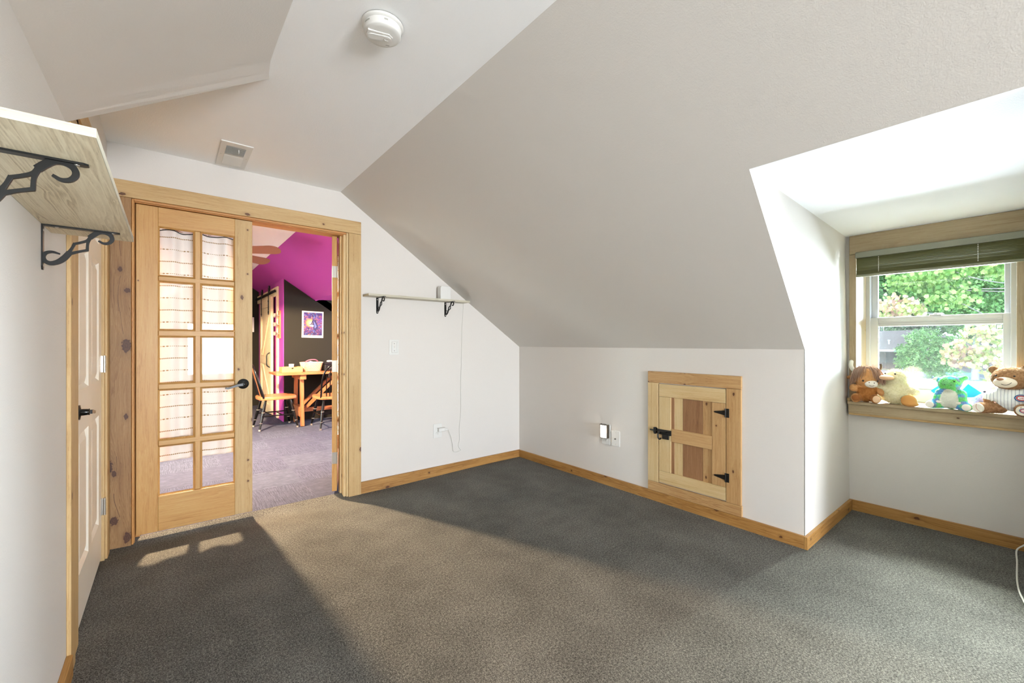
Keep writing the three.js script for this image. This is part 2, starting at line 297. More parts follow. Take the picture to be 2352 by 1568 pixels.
const leaf = glazedLeaf('door_1', 'closed glazed pine door leaf of ten panes');
leaf.position.set(0, 0, ZD - .0265);
leverSet(leaf, .389, .903, .0175, -1, 1);
leverSet(leaf, .389, .903, -.0175, -1, -1);
const leaf2 = leaf.clone(); leaf2.name = 'door_4'; leaf2.userData = { kind: 'structure', label: 'glazed pine door leaf standing open into the magenta room' };
{
  // hinge edge near the jamb, swung away past a right angle
  const inner = leaf2.children.slice(), pivot = V(1.003, 0, -3.455);
  leaf2.position.copy(pivot); leaf2.rotation.y = THREE.MathUtils.degToRad(-90 - 19 + 180);
  for (const c of inner) c.position.x += .159;
  scene.add(leaf2);
  for (const y of [.28, 1.0, 1.74]) {
    const h = part('hinge', [box(-.0005, .0015, y - .045, y + .045, -.017, .017, .0006), rod(V(.0, y - .045, .019), V(0, y + .045, .019), .0055), ...[-.028, 0, .028].map((d, i) => new THREE.CylinderGeometry(.003, .003, .0014, 10).rotateZ(Math.PI / 2).translate(-.001, y + d, (i % 2 ? .006 : -.008)))], M.nickel, leaf2);
    h.position.set(-.002, 0, 0);
  }
}
// ---------------------------------------------------------------- closet door in the wall at the shelf's far end
{
  const t = structGroup('trim_2', 'pine casing of the white closet door');
  part('casing_board', plank(XL, XL + .013, -.01, 2.05, -2.235, -2.15, 'y'), M.casing, t);
  part('casing_board', plank(XL, XL + .016, -.02, 2.05, -3.335, -3.232, 'y'), M.casing, t);
  part('casing_board', plank(XL, XL + .014, 2.05, 2.145, -3.335, -2.15, 'z'), M.casing, t);
  part('jamb', plank(XL - .055, XL + .006, -.01, 2.05, -2.36, -2.235, 'y'), M.casing, t);
  part('jamb', plank(XL - .055, XL + .006, -.02, 2.05, -3.245, -3.205, 'y'), M.casing, t);
  part('jamb', plank(XL - .055, XL + .006, 2.03, 2.06, -3.245, -2.24, 'z'), M.casing, t);
  const d = structGroup('door_2', 'white panelled closet door'), x0 = XL - .05, x1 = XL - .006, za = -3.200, zb = -2.366, st = .105;
  const zi = [za, za + st, (za + zb) / 2 - .05, (za + zb) / 2 + .05, zb - st, zb], ys = [.012, .225, .80, .985, 1.60, 1.70, 1.93, 2.025];
  for (const [a, b] of [[0, 1], [2, 3], [4, 5]]) part('stile', box(x0, x1, ys[0], ys[7], zi[a], zi[b], .001), M.doorPaint, d);
  for (const [a, b] of [[0, 1], [2, 3], [4, 5], [6, 7]]) for (const [c, e] of [[1, 2], [3, 4]]) part('rail', box(x0, x1, ys[a], ys[b], zi[c], zi[e], .001), M.doorPaint, d);
  for (const [a, b] of [[1, 2], [3, 4], [5, 6]]) for (const [c, e] of [[1, 2], [3, 4]]) {
    const y0 = ys[a], y1 = ys[b], z0 = zi[c], z1 = zi[e], m = [], xr = x1 - .012, w = .045;
    m.push(...quad([x1 - .001, y0, z1], [x1 - .001, y0, z0], [xr, y0 + .014, z0 + .014], [xr, y0 + .014, z1 - .014]), ...quad([x1 - .001, y1, z0], [x1 - .001, y1, z1], [xr, y1 - .014, z1 - .014], [xr, y1 - .014, z0 + .014]),
      ...quad([x1 - .001, y0, z0], [x1 - .001, y1, z0], [xr, y1 - .014, z0 + .014], [xr, y0 + .014, z0 + .014]), ...quad([x1 - .001, y1, z1], [x1 - .001, y0, z1], [xr, y0 + .014, z1 - .014], [xr, y1 - .014, z1 - .014]));
    const f = [[y0 + .014, z0 + .014], [y1 - .014, z0 + .014], [y1 - .014, z1 - .014], [y0 + .014, z1 - .014]], g = [[y0 + w, z0 + w], [y1 - w, z0 + w], [y1 - w, z1 - w], [y0 + w, z1 - w]];
    for (let k = 0; k < 4; k++) { const n = (k + 1) % 4; m.push(...quad([xr, ...f[k]], [xr, ...f[n]], [x1 - .003, ...g[n]], [x1 - .003, ...g[k]])); }
    m.push(...quad([x1 - .003, ...g[0]], [x1 - .003, ...g[1]], [x1 - .003, ...g[2]], [x1 - .003, ...g[3]]));
    part('panel', [U(tris(m)), box(x0, x0 + .006, y0, y1, z0, z1)], M.doorPaint, d);
  }
  for (const y of [.288, 1.066, 1.80]) part('hinge', [box(x1 - .002, x1 + .002, y - .045, y + .045, -3.215, -3.178, .0006), box(x1, x1 + .014, y - .045, y + .045, -3.226, -3.203, .001), rod(V(x1 + .013, y - .046, -3.2), V(x1 + .013, y + .046, -3.2), .0065)], M.nickel, d);
  const k = lathe([[0, 0], [.03, 0], [.03, .006], [.014, .009], [.0125, .03], [.0135, .034], [0, .036]], 32).rotateZ(-Math.PI / 2).translate(x1, .897, -2.45);
  part('handle', [k, ribbon([[0, 0, .016], [.04, -.004, .014], [.085, -.012, .011], [.1, -.012, .009]], .011, 20).rotateY(Math.PI / 2).translate(x1 + .036, .897, -2.45)], M.blackGloss, d);
}
// ---------------------------------------------------------------- access door in the knee wall
{
  const t = structGroup('trim_3', 'cedar casing boards round the small access door'), f = XK - .017;
  part('casing_board', plank(f, XK, .885, .969, -1.849, -1.173, 'z', .002, [.03, .2]), M.cedarMid, t);
  part('casing_board', plank(f, XK, .143, .884, -1.849, -1.762, 'y'), M.cedarLight, t);
  part('casing_board', plank(f, XK, .143, .884, -1.267, -1.174, 'y'), M.cedarMid, t);
  part('casing_board', plank(f, XK, .0725, .142, -1.849, -1.170, 'z'), M.cedarMid, t);
  const d = structGroup('door_3', 'small cedar plank access door in the knee wall'), fr = XK - .016, pr = XK - .005;
  part('rail', plank(fr, XK - .001, .786, .879, -1.757, -1.271, 'z'), M.cedarLight, d);
  part('rail', plank(fr, XK - .001, .149, .235, -1.757, -1.271, 'z'), M.cedarLight, d);
  part('rail', plank(fr, XK - .001, .465, .558, -1.659, -1.362, 'z'), M.cedarMid, d);
  part('stile', plank(fr, XK - .001, .236, .785, -1.757, -1.660, 'y'), M.cedarLight, d);
  part('stile', plank(fr, XK - .001, .236, .785, -1.361, -1.271, 'y'), M.cedarMid, d);
  part('plank', plank(pr, XK, .235, .786, -1.661, -1.575, 'y', .0015), M.cedarLight, d);
  part('plank', plank(XK - .009, XK, .235, .786, -1.661, -1.637, 'y', .0015), M.cedarDark, d).userData.label = 'narrow darker strip';
  part('plank', plank(pr, XK, .235, .786, -1.574, -1.429, 'y', .0015), M.cedarDark, d).userData.label = 'dark reddish plank';
  part('plank', plank(pr, XK, .235, .786, -1.428, -1.359, 'y', .0015), M.cedarMid, d);
  for (const y of [.724, .302]) {
    const strap = ext(poly([[0, -.0155], [.066, -.0045], [.071, 0], [.066, .0045], [0, .0155]]), .0025, .0005).applyMatrix4(new THREE.Matrix4().makeBasis(V(0, 0, -1), V(0, 1, 0), V(1, 0, 0))).translate(fr - .003, y, -1.276);
    const scr = []; for (const dy of [-.018, .018]) scr.push(new THREE.SphereGeometry(.0028, 8, 6).translate(f - .004, y + dy, -1.255));
    part('hinge', [strap, box(f - .003, f - .0002, y - .029, y + .029, -1.267, -1.247, .001), rod(V(fr - .004, y - .029, -1.2705), V(fr - .004, y + .029, -1.2705), .0042), ...scr], M.black, d);
  }
  const L = [];
  L.push(box(fr - .004, fr, .507, .545, -1.757, -1.655, .001), box(fr - .015, fr - .004, .532, .545, -1.757, -1.655, .002), box(fr - .015, fr - .004, .508, .516, -1.735, -1.66, .002));
  L.push(rod(V(fr - .010, .531, -1.824), V(fr - .010, .531, -1.69), .0052), box(f - .018, f, .506, .555, -1.788, -1.774, .002), box(f - .004, f, .512, .550, -1.800, -1.764, .001));
  L.push(tube([V(fr - .012, .528, -1.745), V(fr - .02, .505, -1.752), V(fr - .022, .482, -1.748), V(fr - .018, .473, -1.738), V(fr - .018, .482, -1.728)], .0055, 24), box(fr - .010, fr, .476, .508, -1.725, -1.672, .003));
  for (const [y, z] of [[.538, -1.735], [.538, -1.675], [.486, -1.683], [.486, -1.713]]) L.push(new THREE.SphereGeometry(.003, 8, 6).translate(fr - .0135, y, z));
  part('slide_bolt', L, M.black, d);
}
// ---------------------------------------------------------------- dormer window, its wood trim and ledge
{
  const t = structGroup('trim_4', 'pale pine casing and deep jambs of the dormer window');
  part('casing_board', plank(3.755, XW, 1.806, 1.939, D0 + .002, D1, 'z'), M.sill, t);
  part('casing_board', plank(3.755, XW, .775, 1.805, D0 + .002, -.789, 'y'), M.sill, t);
  part('casing_board', plank(3.755, XW, .775, 1.805, -.064, D1, 'y'), M.sill, t);
  part('jamb', plank(XW, 4.03, .775, 1.822, -.806, -.789, 'y'), M.sill, t);
  part('jamb', plank(XW, 4.03, .775, 1.822, -.062, -.047, 'y'), M.sill, t);
  part('jamb', plank(XW, 4.03, 1.808, 1.823, -.789, -.062, 'z'), M.sill, t);
  const l = structGroup('trim_5', 'deep wooden window ledge that carries the stuffed toys');
  part('ledge_board', plank(3.70, 4.05, .752, .775, D0 + .002, D1, 'z', .006), M.sill, l);
  part('apron_board', plank(3.716, XW, .692, .752, D0 + .006, D1, 'z', .002), M.sill, l);
  part('apron_moulding', plank(3.720, XW, .678, .693, D0 + .006, D1, 'z', .004), M.casing, l);
  part('end_block', plank(3.70, 3.755, .774, .797, D0 + .002, -.812, 'x', .004), M.casing, l);
  const w = structGroup('window_1', 'white double hung dormer window');
  const fr = (z0, z1, y0, y1, x0 = 4.03, x1 = 4.12) => part('window_frame', box(x0, x1, y0, y1, z0, z1, .003), M.vinyl, w);
  fr(-.806, -.766, .755, 1.822); fr(-.092, -.047, .755, 1.822); fr(-.766, -.092, 1.77, 1.822); fr(-.766, -.092, .755, .862);
  const sash = (x0, x1, z0, z1, y0, y1, a, b, top, bot) => {
    part('sash_stile', box(x0, x1, y0, y1, z0, z0 + a, .003), M.vinyl, w); part('sash_stile', box(x0, x1, y0, y1, z1 - b, z1, .003), M.vinyl, w);
    part('sash_rail', box(x0, x1, y1 - top, y1, z0 + a, z1 - b, .003), M.vinyl, w); part('sash_rail', box(x0, x1, y0, y0 + bot, z0 + a, z1 - b, .003), M.vinyl, w);
    part('glass_pane', box((x0 + x1) / 2 - .002, (x0 + x1) / 2 + .002, y0 + bot - .004, y1 - top + .004, z0 + a - .004, z1 - b + .004), M.glass, w);
  };
  sash(4.086, 4.112, -.766, -.092, 1.335, 1.77, .036, .026, .03, .036);
  sash(4.050, 4.080, -.770, -.086, .862, 1.369, .048, .038, .030, .070);
  part('sash_rail', box(4.056, 4.076, 1.302, 1.339, -.722, -.124, .002), M.vinyl, w);
  for (const y of [1.312, 1.325]) part('sash_groove', box(4.0545, 4.057, y, y + .003, -.722, -.124), flat(0x8d8d90, .6), w);
  part('sash_lock', [box(4.046, 4.075, 1.369, 1.377, -.455, -.395, .002), lathe([[0, 0], [.011, 0], [.010, .008], [0, .010]], 20).translate(4.06, 1.377, -.425), box(4.05, 4.062, 1.379, 1.385, -.425, -.388, .002)], M.vinyl, w);
  part('insect_screen', box(4.114, 4.1142, .862, 1.36, -.766, -.092), new THREE.MeshStandardMaterial({ color: 0x8a8d8d, roughness: 1, transparent: true, opacity: .07 }), w);
  for (const z of [-.708, -.138]) part('sash_key', [[-.014, -.011], [.011, .014]].map(([a, b]) => box(4.062, 4.069, 1.270, 1.298, z + a, z + b)).concat([[1.270, 1.273], [1.295, 1.298]].map(([a, b]) => box(4.062, 4.069, a, b, z - .014, z + .014))), flat(0x1e4a48, .4), w);
  // raised blind, its slats stacked under the head rail
  const b = thing('window_blind', 'raised olive grey slatted blind bunched under its head rail', 'blind', [3.735, 1.64, -.40]);
  const slatMat = flat(0x6c6b46, .36), z0 = -.386, z1 = .395;
  part('head_rail', box(-.022, .02, .132, .172, z0, z1, .004), flat(0x878776, .4), b);
  const slat = (() => { const s = []; for (let i = 0; i <= 6; i++) { const u = i / 6 - .5; s.push([u * .026, .0022 - .0088 * u * u]); } return ext(poly([...s, ...s.slice().reverse().map(p => [p[0], p[1] - .0006])]), z1 - z0 - .008).translate(0, 0, z0 + .004); })();
  for (let i = 0; i < 19; i++) {
    const y = i < 9 ? .131 - i * .009 : .0515 - (i - 9) * .0033, m = part('slat', slat, slatMat, b);
    m.position.set(rnd(-.001, .001), y, 0); m.rotation.z = i < 9 ? rnd(.66, .80) : rnd(.42, .62);
  }
  part('bottom_rail', box(-.014, .014, 0, .016, z0 + .002, z1 - .002, .004), flat(0x84826a, .4), b);
  for (const z of [-.262, .19]) { const c = []; for (let i = 0; i < 11; i++) c.push(box(-.0165, -.015, .026 + i * .0105, .032 + i * .0105, z - .002, z + .002)); part('ladder_cord', c, M.cord, b); }
  part('pull_tab', [box(-.017, -.013, -.004, .004, -.012, .024, .001)], M.white, b);
}
// ---------------------------------------------------------------- shelves on scrolled iron brackets
function shelf(label, x0, x1, y0, y1, z0, z1, along, mat) {
  const s = thing('wall_shelf', label, 'shelf', [(x0 + x1) / 2, y0, (z0 + z1) / 2]), a = (x1 - x0) / 2, c = (z1 - z0) / 2, h = y1 - y0, e = .0012;
  part('board', plank(-a + e, a - e, 0, h, -c + e, c - e, along, 0), mat, s);
  for (const k of [-1, 1]) { part('edge_band', plank(k > 0 ? a - e : -a, k > 0 ? a : -a + e, 0, h, -c, c, 'z', 0), M.laminateEdge, s); part('edge_band', plank(-a + e, a - e, 0, h, k > 0 ? c - e : -c, k > 0 ? c : -c + e, 'x', 0), M.laminateEdge, s); }
  return s;
}
shelf('deep grey oak shelf above the closet door wall, carried by two black brackets', XL, -.095, 1.52, 1.5355, -1.91, -.98, 'z', M.laminate);
shelf('slim pale shelf over the light switch with a small white device on it', 1.204, 2.145, 1.553, 1.5695, ZD, -3.262, 'x', M.laminateEdge);
function bracket() {
  const b = thing('shelf_bracket', '', 'shelf bracket', [0, 0, 0], 0);
  part('wall_plate', [ext(poly([[-.009, 0], [.009, 0], [.009, -.12], [.005, -.130], [-.005, -.130], [-.009, -.12]]), .003, .0005).rotateY(Math.PI / 2)], M.blackMetal, b);
  part('shelf_plate', [ext(poly([[.0, -.009], [.158, -.009], [.164, -.005], [.164, .005], [.158, .009], [0, .009]]), .003, .0005).rotateX(Math.PI / 2).translate(0, -.0004, 0)], M.blackMetal, b);
  part('scroll', [
    ribbon([[.117, -.031, .004], [.128, -.037, .006], [.140, -.034, .0075], [.147, -.022, .009], [.143, -.010, .0095], [.131, -.0035, .010], [.119, -.0045, .011], [.108, -.013, .012], [.098, -.024, .012]], .0052),
    ribbon([[.101, -.020, .0085], [.093, -.033, .006], [.080, -.041, .0055], [.0665, -.047, .0055]], .0052, 16), ribbon([[.0665, -.0455, .006], [.061, -.060, .0055], [.053, -.077, .008]], .0052, 16),
    ribbon([[.100, -.020, .0085], [.094, -.040, .0055], [.0925, -.0635, .0055]], .0052, 16), ribbon([[.0935, -.062, .006], [.075, -.069, .0055], [.053, -.079, .008]], .0052, 16),
    ribbon([[.056, -.074, .0125], [.044, -.093, .0135], [.030, -.106, .012], [.016, -.110, .0105], [.006, -.104, .0095], [.003, -.092, .009], [.009, -.081, .0075], [.021, -.077, .006], [.036, -.081, .003]], .0052)], M.blackMetal, b);
  const S = (x, y, z, rz) => new THREE.SphereGeometry(.0042, 12, 8).scale(.45, 1, 1).rotateZ(rz).translate(x, y, z);
  for (const q of [[.0036, -.016, 0, 0], [.0036, -.118, 0, 0], [.148, -.004, 0, Math.PI / 2], [.03, -.004, 0, Math.PI / 2]]) part('screw', S(...q), M.nickel, b);
  return b;
}
const br = bracket();
{
  const put = (o, p, t, label) => { o.position.set(...p); o.rotation.y = t; o.userData.label = label; if (!o.parent) scene.add(o); };
  const c = () => { const o = br.clone(); o.name = numbered('shelf_bracket'); return o; };
  put(br, [XL, 1.52, -1.14], 0, 'black scrolled bracket under the middle of the deep grey oak shelf');
  put(c(), [XL, 1.52, -1.785], 0, 'black scrolled bracket by the closet door end of the deep grey oak shelf');
  put(c(), [1.322, 1.553, ZD], -Math.PI / 2, 'black scrolled bracket of the slim pale shelf nearer the door casing');
  put(c(), [1.958, 1.553, ZD], -Math.PI / 2, 'black scrolled bracket of the slim pale shelf below the white device');
}
// small white device on the slim shelf and its cord to the outlet
{
  const s = new THREE.Shape(), w = .048, h = .112, r = .018; s.moveTo(-w, 0); s.lineTo(w, 0); s.lineTo(w, h - r); s.quadraticCurveTo(w, h, w - r, h); s.lineTo(-w + r, h); s.quadraticCurveTo(-w, h, -w, h - r); s.lineTo(-w, 0);
  const d = thing('wireless_router', 'small white rounded device standing on the slim shelf', 'router', [1.915, 1.5695, -3.335]);
  part('housing', ext(s, .05, .004, 10).translate(0, .0042, -.025), M.whiteGloss, d);
  part('foot', box(-.04, .04, 0, .003, -.02, .02), M.white, d);
  const z = ZD + .005, c = thing('power_cord', 'thin white cord and plug between the slim shelf and the lower outlet', 'cord', [2.12, 0, z]);
  const P = (x, y, dz = 0) => V(x - 2.12, y, dz);
  part('wire', tube([P(1.96, 1.573, .02), P(2.02, 1.5725, .01), P(2.115, 1.574, .004), P(2.149, 1.568, .0), P(2.151, 1.53), P(2.135, 1.30), P(2.128, 1.0), P(2.122, .75), P(2.123, .559), P(2.106, .373), P(2.109, .279), P(2.094, .228), P(2.112, .19), P(2.123, .178), P(2.1, .172), P(2.072, .168, .003), P(2.045, .178, .004), P(2.033, .197, .004), P(2.03, .24, .004), P(2.018, .30, .006), P(1.99, .358, .02), P(1.965, .395, .035)], .0019, 220, 7), M.cord, c);
  part('plug', [box(-.247, -.175, .384, .418, .0, .034, .006), box(-.19, -.160, .392, .410, .02, .036, .004)], M.white, c);
}
// ---------------------------------------------------------------- switches and outlets
function plate(name, label, category, pos, turn, w = .081, h = .124) {
  const t = thing(name, label, category, pos, turn), s = new THREE.Shape(), a = w / 2, b = h / 2, r = .004;
  s.moveTo(-a + r, -b); s.lineTo(a - r, -b); s.quadraticCurveTo(a, -b, a, -b + r); s.lineTo(a, b - r); s.quadraticCurveTo(a, b, a - r, b); s.lineTo(-a + r, b); s.quadraticCurveTo(-a, b, -a, b - r); s.lineTo(-a, -b + r); s.quadraticCurveTo(-a, -b, -a + r, -b);
  part('cover_plate', ext(s, .003, .0018), M.whiteGloss, t); return t;
}
const scr = (x, y, z = .005) => new THREE.SphereGeometry(.0032, 10, 6).scale(1, 1, .5).translate(x, y, z);
const socket = (t, y) => {
  const g = new THREE.CylinderGeometry(.0168, .0172, .003, 28).scale(1, 1, .82).rotateX(Math.PI / 2).translate(0, y, .0055); part('socket', g, M.white, t);
  part('slot', [box(-.0072, -.0052, y, y + .009, .0066, .0074), box(.0052, .0072, y, y + .008, .0066, .0074), new THREE.CylinderGeometry(.0026, .0026, .001, 12).rotateX(Math.PI / 2).translate(0, y - .0075, .007)], M.slot, t);
};
{
  const sw = plate('light_switch', 'white wall switch below the slim shelf beside the door casing', 'switch', [1.465, 1.1465, ZD], 0);
  part('slider_body', [box(-.022, .032, -.046, .048, .004, .013, .005), box(.020, .031, -.040, .042, .012, .018, .003)], M.whiteGloss, sw);
  part('toggle', box(-.005, .006, -.006, .012, .010, .021, .002).rotateX(-.25), M.white, sw); for (const y of [-.03, .03]) part('screw', scr(-.001, y, .013), M.slot, sw);
  const o1 = plate('wall_outlet', 'white duplex outlet with a plug under the slim shelf', 'outlet', [1.878, .391, ZD], 0);
  socket(o1, .021); socket(o1, -.021); part('screw', scr(0, 0), M.nickel, o1);
  const o2 = plate('wall_outlet', 'white duplex outlet behind the night light on the knee wall', 'outlet', [XK, .42, -2.2575], -Math.PI / 2, .085, .166);
  socket(o2, .03); socket(o2, -.047); part('screw', scr(0, -.024), M.nickel, o2);
  const o3 = plate('jack_plate', 'white wall plate with one small jack beside the night light', 'wall plate', [XK, .3995, -2.16], -Math.PI / 2);
  part('jack', [lathe([[0, 0], [.007, 0], [.007, .004], [.0045, .005], [.0045, .012], [.002, .012], [0, .008]], 20).rotateX(Math.PI / 2).translate(0, -.003, .003)], M.slot, o3); for (const y of [-.048, .048]) part('screw', scr(0, y), M.nickel, o3);
  // night light: a framed curved lattice over a lit diffuser
  const n = thing('night_light', 'lit plug-in night light with a curved lattice front', 'night light', [XK - .006, .4465, -2.262], -Math.PI / 2);
  const cyl = (r, h0, h1, a) => new THREE.CylinderGeometry(r, r, h1 - h0, 20, 1, true, Math.PI - a, 2 * a).rotateY(Math.PI).translate(0, (h0 + h1) / 2, 0);
  part('diffuser', cyl(.05, -.053, .053, .72).translate(0, 0, -.012), new THREE.MeshStandardMaterial({ color: 0xffffff, emissive: 0xfff6ea, emissiveIntensity: .22, roughness: .6 }), n);
  part('housing', [box(-.03, .03, -.05, .05, 0, .022, .004)], M.white, n);
  const bronze = flat(0x5d5346, .35, { metalness: .6 }), F = [];
  for (const y of [-.0565, .0525]) F.push(new THREE.CylinderGeometry(.052, .052, .004, 24, 1, false, Math.PI - .76, 1.52).rotateY(Math.PI).translate(0, y + .002, -.012));
  for (const s of [-1, 1]) F.push(box(s * .036 - .0025, s * .036 + .0025, -.0565, .0565, -.002, .026, .001));
  part('frame', F, bronze, n);
  const G = []; const on = (a, y) => V(Math.sin(a) * .0512, y, Math.cos(a) * .0512 - .012);
  const bar = (a0, y0, a1, y1) => { const p = []; for (let i = 0; i <= 6; i++) p.push(on(mix(a0, a1, i / 6), mix(y0, y1, i / 6))); G.push(tube(p, .0011, 10, 5)); };
  for (const y of [-.027, .027]) { const q = []; for (let i = 0; i < 20; i++) q.push(on(Math.sin(i / 20 * 6.283) * .26, y + Math.cos(i / 20 * 6.283) * .012)); G.push(tube(q, .0011, 30, 5, true)); for (const s of [-1, 1]) { bar(s * .26, y, s * .68, y); bar(0, y + s * .012, 0, y + s * .026); bar(s * .18, y + .009, s * .45, y + .026); bar(s * .18, y - .009, s * .45, y - .026); } }
  part('lattice', G, flat(0xb4ac9c, .4), n);
  const pl = new THREE.PointLight(0xfff0dc, .004); pl.position.set(XK - .062, .4465, -2.262); pl.shadow.radius = 1; scene.add(pl); pl.name = 'night_light_glow';
}
// ---------------------------------------------------------------- ceiling: smoke detector and air vent
{
  const s = thing('smoke_detector', 'round white smoke detector on the flat ceiling strip', 'smoke detector', [.611, HC, -1.515]);
  part('mounting_ring', lathe([[0, -.0005], [.074, -.0005], [.0745, -.006], [.070, -.0105], [.066, -.011], [.066, -.014], [0, -.014]], 64), M.white, s);
  part('body', lathe([[.0655, -.012], [.0672, -.016], [.066, -.034], [.0625, -.040], [.050, -.0435], [.02, -.0455], [0, -.046]], 64), M.white, s);
  const a = Math.atan2(.78, -.63);                                            // the face details turn with the fitting
  const face = new THREE.Group();
  const oval = new THREE.Shape(); oval.moveTo(-.038, -.013); oval.lineTo(.016, -.013); oval.absarc(.016, .0, .013, -Math.PI / 2, Math.PI / 2); oval.lineTo(-.038, .013); oval.absarc(-.038, 0, .013, Math.PI / 2, Math.PI * 1.5);
  const turn = g => g.rotateX(Math.PI / 2).rotateY(-.35);
  part('battery_cover', turn(ext(poly([[-.05, -.026], [.022, -.022], [.034, -.008], [.034, .008], [.022, .022], [-.05, .026], [-.056, .0]]), .004, .0015)).translate(0, -.0425, 0), M.white, s);
  part('test_button', [turn(ext(oval, .002, .001)).translate(0, -.0475, 0), lathe([[.0062, 0], [.0085, -.002], [.0105, 0]], 24).translate(.013, -.050, .005)], M.white, s);
  const v = []; for (let i = 0; i < 5; i++) v.push(turn(box(-.014, .010, .029 + i * .0045, .0305 + i * .0045, -.001, .001)).translate(.004, -.0425 + i * .0008, 0)); part('sounder_slot', v, flat(0xa09d96, .7), s);
  for (const [ang, dw] of [[.35, .26], [1.25, .10], [-1.2, .1], [2.4, .2], [-2.3, .2]]) { const g = new THREE.CylinderGeometry(.0672, .0672, .006, 12, 1, true, ang - dw + 1.0, 2 * dw); part('side_vent', g.translate(0, -.023, 0), flat(0xa9a79d, .7), s); }
  part('indicator', turn(box(.012, .026, -.043, -.040, -.001, .001)).translate(0, -.043, 0), flat(0x8b8680, .6), s);
  const c = thing('ceiling_vent', 'white louvred air vent on the ceiling above the double door', 'air vent', [.31, HC, -3.148]);
  const ox = .0785, oz = .203, ix = .050, zb = [-.150, .012, .022, .150];
  const fr = ext(poly(rect(-ox, ox, -oz, oz), [rect(-ix, ix, -zb[3], -zb[2]), rect(-ix, ix, -zb[1], -zb[0])]), .004, .0015).rotateX(Math.PI / 2).translate(0, -.0018, 0);
  part('frame', fr, M.white, c); part('duct', [box(-ix, ix, -.0012, -.0006, -.155, .155)], flat(0x75716a, .8), c);
  for (let bnk = 0; bnk < 2; bnk++) for (let i = 0; i < 9; i++) { const z = mix(bnk ? zb[2] : zb[0], bnk ? zb[3] : zb[1], (i + .5) / 9), g = box(-ix, ix, -.0006, .0006, -.0075, .0075).rotateX(bnk ? .62 : -.62); const m = part('slat', g, M.white, c); m.position.set(0, -.007, z); }
  part('lever', [box(-.003, .003, -.026, -.006, .118, .124, .001), box(-.003, .003, -.027, -.022, .100, .124, .001)].map(g => g.translate(.014, 0, 0)), M.white, c); for (const x of [-.066, .066]) part('screw', new THREE.SphereGeometry(.003, 8, 6).scale(1, .5, 1).translate(x, -.0075, 0), M.nickel, c);
}
// white appliance cord that hangs into view at the dormer
{
  const c = thing('appliance_cord', 'white cord looping over the carpet by the dormer baseboard', 'cord', [3.4, 0, -.04]);
  part('wire', tube([[.30, .30, .05], [.26, .09, .02], [.215, .075, 0], [.185, .06, -.018], [.05, .030, -.017], [-.19, .012, -.012], [-.34, .009, .002], [-.5, .009, .04], [-.6, .009, .12]].map(p => V(...p)), .0036, 90, 8), M.cord, c);
}
// curtains tied to the far side of the door leaves
const curtainTex = canvasTex(1024, 2048, (g, w, h) => {
  g.fillStyle = '#efe8e2'; g.fillRect(0, 0, w, h);
  const r = mulberry(55); for (let i = 0; i < 9000; i++) { g.fillStyle = `rgba(${200 + r() * 40},${190 + r() * 40},${170 + r() * 40},.10)`; g.fillRect(r() * w, r() * h, 1 + r() * 22, 1); }
  g.fillStyle = '#9c7d52';
  const rows = 19, step = h / rows;
  for (let k = 0; k < rows; k++) {
    const y = (k + .55) * step;
    if (k % 2 === 0) for (let x = 4; x < w; x += 22) { g.beginPath(); g.ellipse(x, y, 9, 5, 0, 0, 7); g.fill(); }
    else for (let x = 6, n = 0; x < w; n++) { const m = n % 9; if (m < 4) { g.beginPath(); g.moveTo(x, y - 8); g.lineTo(x + 15, y); g.lineTo(x, y + 8); g.lineTo(x + 5, y); g.fill(); x += 22; } else if (m < 6) { g.beginPath(); g.ellipse(x + 16, y, 16, 5, 0, 0, 7); g.fill(); x += 42; } else { g.fillRect(x, y - 2, 16, 4); x += 24; } }
  }
});
const curtainMat = new THREE.MeshPhysicalMaterial({ map: curtainTex, roughness: .95, transmission: .035, thickness: 0, specularIntensity: .1 });
function curtain(label, seed) {
  const t = thing('door_curtain', label, 'curtain'), r = mulberry(seed), ph = [r() * 6, r() * 6, r() * 6], W = .44, H = 1.46, nx = 110, ny = 40;
  const fold = (u, v) => .015 * Math.sin(u * 19 + ph[0] + .5 * Math.sin(v * 3)) + .006 * Math.sin(u * 41 + ph[1] + v) * (1 - .4 * v) + .004 * Math.sin(u * 9 + ph[2] + v * 2) + (u > .38 && u < .46 ? -.012 * Math.sin((u - .38) / .08 * Math.PI) : 0);
  const g = new THREE.PlaneGeometry(W, H, nx, ny), p = g.attributes.position;
  for (let i = 0; i < p.count; i++) { const u = p.getX(i) / W + .5, v = .5 - p.getY(i) / H; p.setXYZ(i, p.getX(i), p.getY(i) - H / 2 + .003 * Math.sin(u * 19 + ph[0]) * v + .002 * Math.sin(u * 7 + ph[1]), fold(u, v)); }
  g.computeVertexNormals(); part('cloth', g, curtainMat, t);
  const beads = []; for (let i = 0; i <= 62; i++) { const u = i / 62; beads.push(new THREE.SphereGeometry(.0042, 8, 6).translate((u - .5) * W, -.002 + .006 * Math.sin(u * 19 + ph[1]) * (u < .5 ? 1 : .45), fold(u, 0) + .004)); }
  part('beaded_edge', beads, M.black, t);
  part('hem', tube(Array.from({ length: 40 }, (_, i) => { const u = i / 39; return V((u - .5) * W, -H + .003 * Math.sin(u * 19 + ph[0]) + .002 * Math.sin(u * 7 + ph[1]), fold(u, 1)); }), .003, 90, 6), curtainMat, t);
  return t;
}
curtain('white curtain with tan woven stripes behind the closed door leaf', 5).position.set(.142, 1.895, ZD - .075);
{ const c = curtain('white curtain with tan woven stripes on the open door leaf', 9), o = new THREE.Object3D(); o.position.set(.31, 1.895, .035); leaf2.updateMatrixWorld(true); const q = o.position.clone().applyMatrix4(leaf2.matrixWorld); c.position.copy(q); c.rotation.y = leaf2.rotation.y; }
